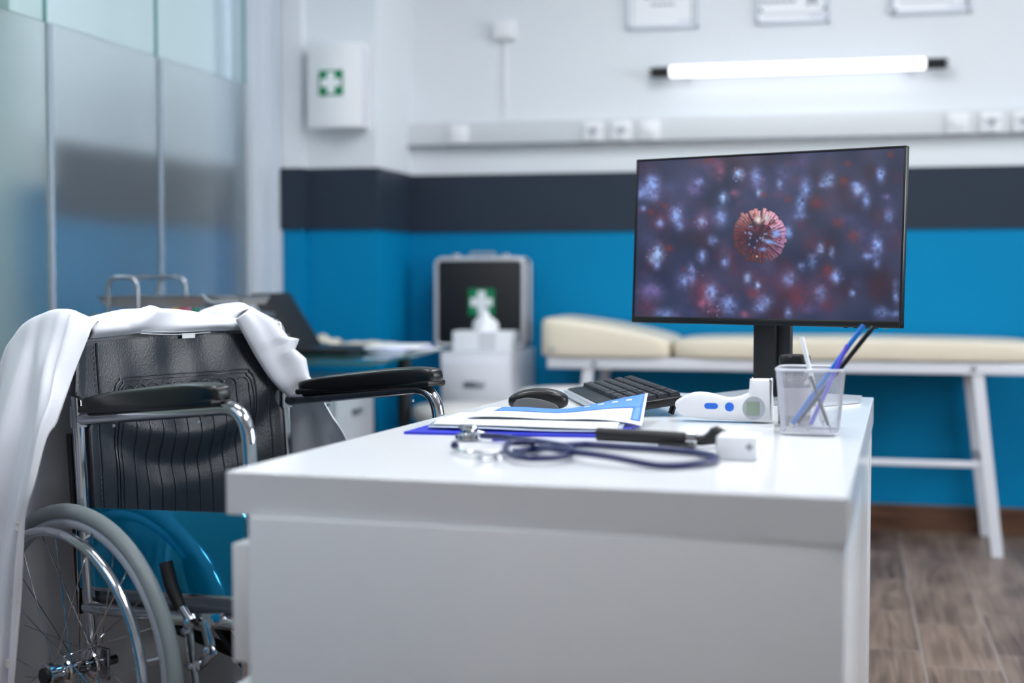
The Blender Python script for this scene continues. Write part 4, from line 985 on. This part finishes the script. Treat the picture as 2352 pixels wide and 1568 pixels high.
# ------------------------------------------------------------------ wheelchair
# local frame of the chair: x forwards, y towards the far side, z up; near frame side y = 0, far side y = .515
WC = thing('wheelchair', 'chrome wheelchair with a black padded backrest left of the desk', 'wheelchair', (-1.392, 2.394, 0), R(-25.6))
WW = .515
def post_x(z): return -.004-(z-.75)*.085
TR = .0115
for y, sgn in ((0, -1), (WW, 1)):
    # rear post with push handle
    p = [(post_x(.11), y, .11), (post_x(.80), y, .80), (post_x(.918), y, .918), (-.15, y, .910)]
    pst = MB().tube(round_path(p, .035), TR, 16).build('rear_post', M['chrome'], WC)
    MB().tube([(-.07, y, .9155), (-.165, y, .9095)], .0155, 16).build('hand_grip', M['black_rubber'], pst)
    # arm tube: from the rear post forwards and down at the front
    xe = .497 if sgn < 0 else .458
    p = [(.0, y, .750), (xe-.023, y, .802), (xe, y, .44), (xe-.019, y, .425)]
    MB().tube(round_path(p, .065, 12), .0125, 16).build('arm_tube', M['chrome'] if sgn < 0 else M['chrome'], WC)
    cl = MB(); cl.tube([(-.003, y, .775), (-.001, y, .735)], .0165, 16); cl.build('clamp', M['chrome'], WC)
    # arm pad
    pad = MB(); T = Matrix.Translation((.222 if sgn < 0 else .246, y, .802 if sgn < 0 else .804)) @ Matrix.Rotation(R(-5.4), 4, 'Y')
    def padfn(q, _=0):
        k = q.x/.2
        if q.z > 0: q.z *= .95+.25*k-.35*max(0, k)**4-.25*max(0, -k)**2
        else: q.z *= .9
        return q
    cushion(pad, (0, 0, 0), (.388, .056, .042), .42, 56, 22, X=T, fn=padfn)
    pd = pad.build('arm_pad', M['leather2'], WC, angle=80)
    MB().box((-.002, 0, -.014), (.382, .053, .012), bev=.004, X=T).build('pad_base', M['black_plastic'], pd)
    for k in (-.12, .12):
        cyl(MB(), tuple(T @ Vector((k, 0, -.046))), .0035, .005, 'Z', 10).build('bolt', M['chrome'], pd)
    # seat rail and lower rail
    MB().tube([(.015, y, .398), (.25, y, .415), (.475, y, .436)], .0125, 14).build('seat_rail', M['chrome'], WC)
    MB().tube([(.03, y, .20), (.44, y, .20)], TR, 12).build('lower_rail', M['chrome'], WC)
    MB().tube([(.475, y, .436), (.46, y, .20), (.45, y, .17)], TR, 12).build('front_post', M['chrome'], WC)
    # skirt guard
    g = MB().prism([(-.012, .430), (-.014, .574), (.0, .583), (.455, .620), (.468, .612), (.462, .479), (.24, .455), (.05, .436)], .004,
                   Matrix.Translation((0, y+(.006 if sgn < 0 else -.002), 0)) @ Matrix.Rotation(R(90), 4, 'X'))
    gd = g.build('skirt_guard', M['blue_panel'], WC, smooth=False)
    e = MB(); e.tube([(.0, y+.004, .432), (.24, y+.004, .453), (.463, y+.004, .477)], .0045, 8); e.build('guard_strip', M['steel'], gd)
# black strip behind the near post
MB().box((-.026, .004, .55), (.012, .006, .34), rot=(0, R(-4.8), 0), bev=.001).build('post_cover', M['black_rubber'], WC)
# backrest
def bsurf(l, z):
    u = l/WW; k = math.sin(PI*min(1, max(0, u)))
    s = post_x(z)
    low = max(0, min(1, (.82-z)/.35))
    s -= k**.7*(.018+.022*low)
    s += .010*math.exp(-((z-.70-.10*(2*u-1)**2)/.03)**2)*k - .010*math.exp(-((z-.64-.12*(2*u-1)**2)/.03)**2)*k
    s += .0016*math.sin(l*70+z*9)*k*(1 if z > .8 else .6)+.0012*math.sin(l*31-z*40)*k
    return s
def shape_l(l, z):          # the top tapers slightly
    return l
NL, NZ = 60, 60
rows = []
for i in range(NZ+1):
    r = []
    for jx in range(NL+1):
        u = jx/NL; zt_ = .897-.004*math.cos(2*PI*u); z = .41+(zt_-.41)*i/NZ
        l0, l1 = .018, WW-.018
        k_ = max(0, min(1, (z-.775)/.02)); l0 -= .032*k_; l1 += .032*k_
        if .735 < z < .785: l0 += .018*math.sin(PI*(z-.735)/.05); l1 -= .018*math.sin(PI*(z-.735)/.05)
        if z > .80: l0 += .012*((z-.80)/.097)
        l = l0+(l1-l0)*u
        x = bsurf(l, z)+(.016 if (u < .02 or u > .98) else .014)
        r.append(Vector((x, l, z)))
    rows.append(r)
BACK = MB().grid(rows).build('backrest', M['leather'], WC, mods=[SOL(.016, -1), ('BEVEL', dict(width=.004, segments=2, limit_method='ANGLE'))], angle=180)
def bp(l, z, o=.0): return Vector((bsurf(l, z)+.0155+o, l, z))
# piping, stitches and embossing
for l in (.045, WW-.045):
    MB().tube([bp(l, .42+.47*k/30, -.001) for k in range(31)], .0022, 8).build('piping', M['leather'], BACK)
    sm = MB()
    for k in range(46):
        z = .42+.47*k/46; sm.tube([bp(l-.007, z, .0004), bp(l-.007, z+.006, .0004)], .0006, 5)
    sm.build('stitching', M['stitch'], BACK)
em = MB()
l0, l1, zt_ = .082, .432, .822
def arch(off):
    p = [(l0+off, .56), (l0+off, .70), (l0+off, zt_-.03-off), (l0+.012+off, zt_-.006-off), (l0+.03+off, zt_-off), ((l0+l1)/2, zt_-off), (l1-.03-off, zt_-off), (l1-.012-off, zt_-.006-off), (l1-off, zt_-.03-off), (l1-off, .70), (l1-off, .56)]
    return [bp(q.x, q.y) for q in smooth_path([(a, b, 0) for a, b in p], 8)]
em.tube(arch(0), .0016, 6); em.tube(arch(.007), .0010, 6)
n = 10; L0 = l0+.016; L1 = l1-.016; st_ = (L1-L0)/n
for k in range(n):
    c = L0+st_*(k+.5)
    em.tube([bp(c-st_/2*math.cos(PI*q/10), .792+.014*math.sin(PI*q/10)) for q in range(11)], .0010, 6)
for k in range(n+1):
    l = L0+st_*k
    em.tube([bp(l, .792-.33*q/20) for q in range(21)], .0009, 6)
em.build('embossed_lines', M['leather_glint'], BACK)
tl = MB(); tl.box((0, 0, 0), (.003, .05, .03)); 
# seat sling
rows = [[(.0+.455*i/10, .012+(WW-.024)*jx/12, .41+.035*i/10-.02*math.sin(PI*jx/12)) for jx in range(13)] for i in range(11)]
MB().grid([[Vector(p) for p in r] for r in rows]).build('seat', M['leather'], WC, mods=[SOL(.012)], angle=180)
# cross brace
br_ = MB(); br_.tube([(.23, .01, .40), (.26, WW-.01, .13)], .011, 10); br_.build('cross_brace', M['dark_metal'], WC)
br_ = MB(); br_.tube([(.25, WW-.01, .40), (.22, .01, .13)], .011, 10); br_.build('cross_brace', M['dark_metal'], WC)
br_ = MB(); br_.box((.33, .10, .34), (.20, .02, .012), rot=(0, R(38), 0)); br_.build('brace_link', M['dark_metal'], WC)
# wheels
def wheel(yc, sgn):
    C_ = Vector((.065, yc, .302)); n = 72
    def circ(r, y): return [C_+Vector((r*math.cos(2*PI*k/n), y, r*math.sin(2*PI*k/n))) for k in range(n)]
    wl = MB(); wl.tube(circ(.288, 0), .0140, 14, closed=True, flat=1.0); W_ = wl.build('tyre', M['tyre'], WC, angle=180)
    rm = MB(); rm.tube(circ(.2675, 0), .0110, 14, closed=True); RM = rm.build('rim', M['rim_grey'], WC, angle=180)
    hr = MB(); hr.tube(circ(.257, sgn*.042), .0095, 14, closed=True); HR = hr.build('hand_rim', M['chrome'], WC, angle=180)
    for k in range(6):
        an = 2*PI*k/6+.25; d = Vector((math.cos(an), 0, math.sin(an)))
        MB().tube([C_+d*.257+Vector((0, sgn*.036, 0)), C_+d*.266+Vector((0, sgn*.012, 0))], .0035, 8).build('hand_rim_tab', M['chrome'], HR)
    X_ = Matrix.Translation(C_) @ Matrix.Rotation(R(90)*-sgn, 4, 'X')
    hb = MB(); hb.lathe([(.010, -.03), (.030, -.029), (.032, -.026), (.030, -.023), (.014, -.018), (.013, .020), (.026, .024), (.028, .027), (.026, .030), (.017, .032), (.016, .050), (.022, .052), (.022, .062), (.015, .064)], 32, X_)
    HB = hb.build('hub', M['chrome'], WC)
    cp = MB(); cp.lathe([(.0, .063), (.016, .063), (.015, .069), (.0, .070)], 24, X_); cp.build('hub_cap', M['black_rubber'], HB)
    ax = MB(); ax.tube([C_-Vector((0, sgn*.02, 0)), C_-Vector((0, sgn*.085, 0))], .009, 12); ax.build('axle', M['steel'], HB)
    for k in range(28):
        side = 1 if k % 2 else -1; a0 = 2*PI*k/28; a1 = a0+(1.25 if (k//2) % 2 else -1.25)
        P0 = C_+Vector((.265*math.cos(a0), side*.004, .265*math.sin(a0))); P1 = C_+Vector((.028*math.cos(a1), side*.026, .028*math.sin(a1)))
        MB().tube([P0, P1], .0011, 6).build('spoke', M['chrome'], WC)
wheel(-.058, -1)
wheel(WW+.058, 1)
# axle plates
for y in (0, WW):
    MB().box((.045, y, .30), (.075, .008, .06), bev=.003).build('axle_plate', M['steel'], WC)
# front castors
for y, s in ((0, 1), (WW, -1)):
    f = MB(); f.tube([(.44, y, .20), (.44, y, .16), (.41, y-.025, .14), (.40, y-.025, .075)], .008, 8); f.tube([(.44, y, .16), (.41, y+.025, .14), (.40, y+.025, .075)], .008, 8)
    F_ = f.build('castor_fork', M['steel'], WC); cyl(MB(), (.40, y, .075), .075, .03, 'Y', 36, .006).build('castor_wheel', M['tyre'], F_)
# brake
bk = MB(); bk.tube([(.282, -.022, .520), (.296, -.022, .480), (.322, -.022, .445)], [.012, .0125, .0105], 14); BK = bk.build('brake_handle', M['black_rubber'], WC)
l_ = MB(); l_.tube([(.318, -.022, .452), (.345, -.020, .425)], .008, 10); l_.box((.375, -.012, .432), (.09, .012, .022), rot=(0, R(-8), 0), bev=.002)
l_.box((.395, -.022, .405), (.022, .008, .06), rot=(0, R(-18), 0), bev=.002)
l_.box((.392, -.024, .370), (.062, .007, .018), rot=(0, R(-38), 0), bev=.002); l_.box((.352, -.026, .385), (.018, .008, .075), rot=(0, R(-8), 0), bev=.002)
l_.box((.366, -.028, .330), (.014, .010, .06), rot=(0, R(-14), 0), bev=.002)
for c in ((.350, -.030, .425), (.358, -.032, .352), (.402, -.030, .385), (.374, -.032, .300), (.345, -.03, .41)):
    l_.lathe([(.007, 0), (.007, .006), (.004, .008)], 14, Matrix.Translation(c) @ Matrix.Rotation(R(90), 4, 'X'))
l_.tube([(.375, -.028, .300), (.335, -.060, .292)], .008, 10)
l_.build('brake_linkage', M['chrome'], BK)

# ------------------------------------------------------------------ lab coat over the wheelchair
COAT = thing('lab_coat', 'white lab coat draped over the back of the wheelchair', 'coat', (-1.392, 2.394, 0), R(-25.6))
def nz(x, y, s=1.0): return math.sin(x*13.1*s+2*math.sin(y*7.3*s))*math.cos(y*11.7*s+1.3*math.sin(x*5.1*s))
def wr(amp=.004, sc=1.0, ax=(1, .6, .2)):
    def fn(u, v, p):
        k = nz(p.x*sc*2, p.y*sc*2+p.z*sc*.7)*amp+nz(p.z*sc*3+4, p.x*sc*3)*amp*.4
        return (ax[0]*k, ax[1]*k, ax[2]*k)
    return fn
def V3(rows): return [[Vector(p) for p in r] for r in rows]
# back of the coat hanging behind the chair
rows = []
for z, s0, sp in ((.930, -.055, -.06), (.85, -.075, -.04), (.70, -.115, .02), (.50, -.125, .03), (.30, -.12, .05), (.10, -.115, .06)):
    r = []
    for k in range(9):
        u = k/8; l = -.05-sp+(.615+2*sp)*u
        r.append((s0+.012*math.sin(k*2.3+z*2)*(1.2-z), l, z-(.012 if k in (0, 8) and z > .9 else 0)))
    rows.append(r)
MB().grid(patch(rows, 10, 8, wr(.006, .7, (1, .1, 0)))).build('back_panel', M['cloth'], COAT, mods=[SOL(.0018)], angle=180)
# collar and neckline over the top of the backrest
rows = [[(-.055, l, .905) for l in (.02, .12, .2, .3, .4, .49)],
        [(-.045, l, z) for l, z in zip((.03, .12, .2, .3, .4, .49), (.934, .948, .950, .942, .930, .925))],
        [(-.018, l, z) for l, z in zip((.03, .12, .2, .3, .4, .485), (.931, .938, .946, .937, .927, .920))],
        [(-.006, l, z) for l, z in zip((.035, .12, .2, .3, .4, .48), (.915, .918, .922, .920, .913, .908))],
        [(-.018, l, z) for l, z in zip((.035, .12, .2, .3, .4, .48), (.900, .905, .906, .905, .906, .900))]]
MB().grid(patch(rows, 8, 12, lambda u, v, p: (.009*math.sin(v*11+u*7+1)*math.sin(PI*u)*(1 if v > .2 else .4), 0, .006*math.exp(-((v-.37)/.03)**2)*math.sin(PI*min(1, u*1.3))-.0015*abs(math.sin(v*9+u*4))))).build('collar', M['cloth'], COAT, mods=[SOL(.003)], angle=180)
rows = [[(-.040, l, .908) for l in (.02, .15, .3, .42, .50)], [(-.046, l, .885) for l in (.02, .15, .3, .42, .50)], [(-.055, l, .85) for l in (.02, .15, .3, .42, .50)]]
MB().grid(patch(rows, 4, 8)).build('neck_lining', M['cloth'], COAT, mods=[SOL(.0015)], angle=180)
sm = MB()
sm.tube(smooth_path([(-.0135, .15, .905), (-.0125, .19, .902), (-.012, .25, .900), (-.0125, .32, .902)], 6), .0012, 6)
sm.tube(smooth_path([(-.011, .15, .910), (-.010, .19, .907), (-.010, .25, .905), (-.011, .32, .907)], 6), .0007, 6)
sm.build('neck_seam', M['cloth'], COAT)
MB().box((-.0115, .265, .897), (.001, .032, .010)).build('size_tag', M['paper'], COAT, smooth=False)
# near front: over the near push handle, down outside the wheel
c0 = [(-.045, .075, .905), (-.012, .058, .932), (.012, .03, .912), (.022, 0, .861), (.036, -.035, .797), (.065, -.075, .755), (.078, -.105, .730), (.081, -.13, .65), (.062, -.14, .588), (.050, -.145, .511), (.038, -.145, .432), (.022, -.15, .300), (-.009, -.15, .17)]
c1 = [(-.075, .06, .895), (-.050, .035, .945), (-.035, .012, .945), (-.012, -.02, .90), (.010, -.055, .855), (.045, -.090, .80), (.060, -.118, .745), (.062, -.142, .66), (.045, -.155, .58), (.030, -.160, .50), (.015, -.163, .42), (.002, -.168, .30), (-.02, -.17, .17)]
c2 = [(-.10, .05, .89), (-.085, .025, .938), (-.075, -.002, .951), (-.058, -.030, .90), (-.030, -.060, .845), (-.010, -.085, .78), (.000, -.105, .72), (.000, -.125, .64), (-.010, -.135, .56), (-.020, -.142, .49), (-.030, -.148, .41), (-.038, -.15, .30), (-.05, -.155, .17)]
c3 = [(-.14, .04, .88), (-.135, .018, .925), (-.13, -.005, .938), (-.115, -.030, .89), (-.090, -.065, .83), (-.075, -.095, .76), (-.070, -.12, .70), (-.070, -.142, .62), (-.075, -.150, .55), (-.082, -.155, .48), (-.09, -.16, .40), (-.095, -.162, .29), (-.10, -.165, .17)]
c4 = [(-.19, .03, .86), (-.185, .012, .905), (-.182, -.010, .915), (-.19, -.028, .87), (-.185, -.05, .80), (-.185, -.075, .73), (-.19, -.095, .67), (-.195, -.11, .60), (-.20, -.12, .53), (-.21, -.125, .46), (-.215, -.13, .38), (-.22, -.13, .28), (-.23, -.13, .17)]
c5 = [(-.21, .03, .84), (-.222, .012, .875), (-.232, -.006, .870), (-.245, -.012, .82), (-.255, -.02, .76), (-.265, -.03, .70), (-.275, -.035, .64), (-.28, -.04, .57), (-.29, -.045, .50), (-.30, -.05, .43), (-.31, -.055, .36), (-.315, -.06, .27), (-.32, -.06, .17)]
def foldfn(u, v, p):
    k = min(1, max(0, (u-.12)/.3))
    a = .011*k*math.sin(v*21+u*1.6)+.006*k*math.sin(v*39+2+u*3)+.003*abs(math.sin(v*30+u*5+1))*k+.0022*math.sin(u*23+v*17)*min(1, u*4)
    cr = .012*(1/(1+math.exp((v-.17-.05*math.sin(u*3))*90)))*min(1, max(0, (u-.05)/.1))*(1 if u < .62 else max(0, 1-(u-.62)/.2))   # turned lapel stands proud of the front
    return (a*.35, -a-cr, 0)
P = patch([c0, c1, c2, c3, c4, c5], 9, 5)
a_, b_ = len(P), len(P[0])
P = [[P[i][k]+Vector(foldfn(k/(b_-1), i/(a_-1), P[i][k])) for k in range(b_)] for i in range(a_)]
MB().grid(P).build('left_front', M['cloth'], COAT, mods=[SOL(.002)], angle=180)
bt_ = [(.060, -.158, .575), (.048, -.160, .44), (.030, -.163, .325)]
for x, y, z in bt_:
    X_ = Matrix.Translation((x-.016, y, z)) @ Matrix.Rotation(R(90), 4, 'X')
    MB().lathe([(0, -.001), (.0075, -.001), (.009, .0015), (.007, .003), (.005, .0022), (0, .0022)], 20, X_).build('button', M['beige_btn'], COAT)
# far front: over the far push handle and the top corner of the backrest
inn = [(.006, .372, .927), (.008, .388, .900), (.011, .407, .868), (.012, .419, .849), (.014, .433, .829), (.016, .451, .805), (.019, .476, .779), (.022, .505, .757)]
ot_ = [(-.03, .437, .948), (-.01, .489, .920), (.006, .512, .884), (.010, .543, .880), (.010, .531, .859), (.013, .560, .837), (.016, .567, .798), (.018, .582, .781)]
def poly(P, t):              # point at parameter t on a broken line
    x = t*(len(P)-1); k = min(len(P)-2, int(x)); return Vector(P[k]).lerp(Vector(P[k+1]), x-k)
IN = smooth_path(inn, 10)
g = []
for i in range(71):
    t = i/70; a = IN[round(t*(len(IN)-1))]; b = poly(ot_, t); r = []
    for k in range(19):
        v = k/18; q = a.lerp(b, v)
        bulge = .024*math.sin(PI*v)**.8+.0045*math.sin(3*PI*v+1.2+t*1.5)*math.sin(PI*v)+.003*math.sin(7*v+5*t)*math.sin(PI*v)
        r.append(q+Vector((bulge, 0, bulge*.45)))
    g.append(r)
MB().grid(g).build('right_front', M['cloth'], COAT, mods=[SOL(.003)], angle=180)
# rest of the far front, falling back over the far push handle
g = []
for i in range(41):
    t = i/40*.285; b = poly(ot_, t); r = []
    for k in range(21):
        d = k/20; back = -.17*d; up = .012*math.sin(PI*min(1, d*1.6))*(1-t) - .028*max(0, d-.7)/.3
        q = Vector((b.x+back*(1-.5*t), b.y+.012*d+.004*math.sin(9*d+t*6), b.z+up+.003*math.sin(d*15+t*9)*(1-t)))
        if t < .1: q.z = min(q.z+.0, .952)
        r.append(q)
    g.append(r)
MB().grid(g).build('right_shoulder', M['cloth'], COAT, mods=[SOL(.003)], angle=180)
g = []
for i in range(21):            # inner side of the same fold, down to the chair back
    v = i/20; r = []
    for k in range(21):
        d = -.035+1.035*k/20; vz = v if d >= 0 else v*.3; b = poly(ot_, 0)
        r.append(Vector((b.x-.17*d+.01*(1-d), b.y+.012*d-.07*math.sin(PI/2*vz), b.z+.012*math.sin(PI*min(1, max(0, d)*1.6))-.028*max(0, d-.7)/.3-.05*vz*vz+.002*math.sin(d*13))))
    g.append(r)
MB().grid(g).build('right_inner_fold', M['cloth'], COAT, mods=[SOL(.003)], angle=180)
# far front hanging down outside the far wheel
rows = []
for z, fx, fl in ((.795, .010, .570), (.76, .03, .585), (.714, .055, .600), (.672, .092, .606), (.60, .125, .612), (.45, .14, .62), (.25, .14, .62)):
    rows.append([(-.15, WW+.05, z), (-.10, WW+.05+.5*(fl-WW-.05), z), (-.05, fl-.012, z), ((fx-.05)/2, fl+.012, z), (fx, fl, z)])
MB().grid(patch(rows, 6, 8, lambda u, v, p: (0, .008*math.sin(v*22+u*2)*min(1, u*3), 0))).build('right_panel', M['cloth'], COAT, mods=[SOL(.002)], angle=180)
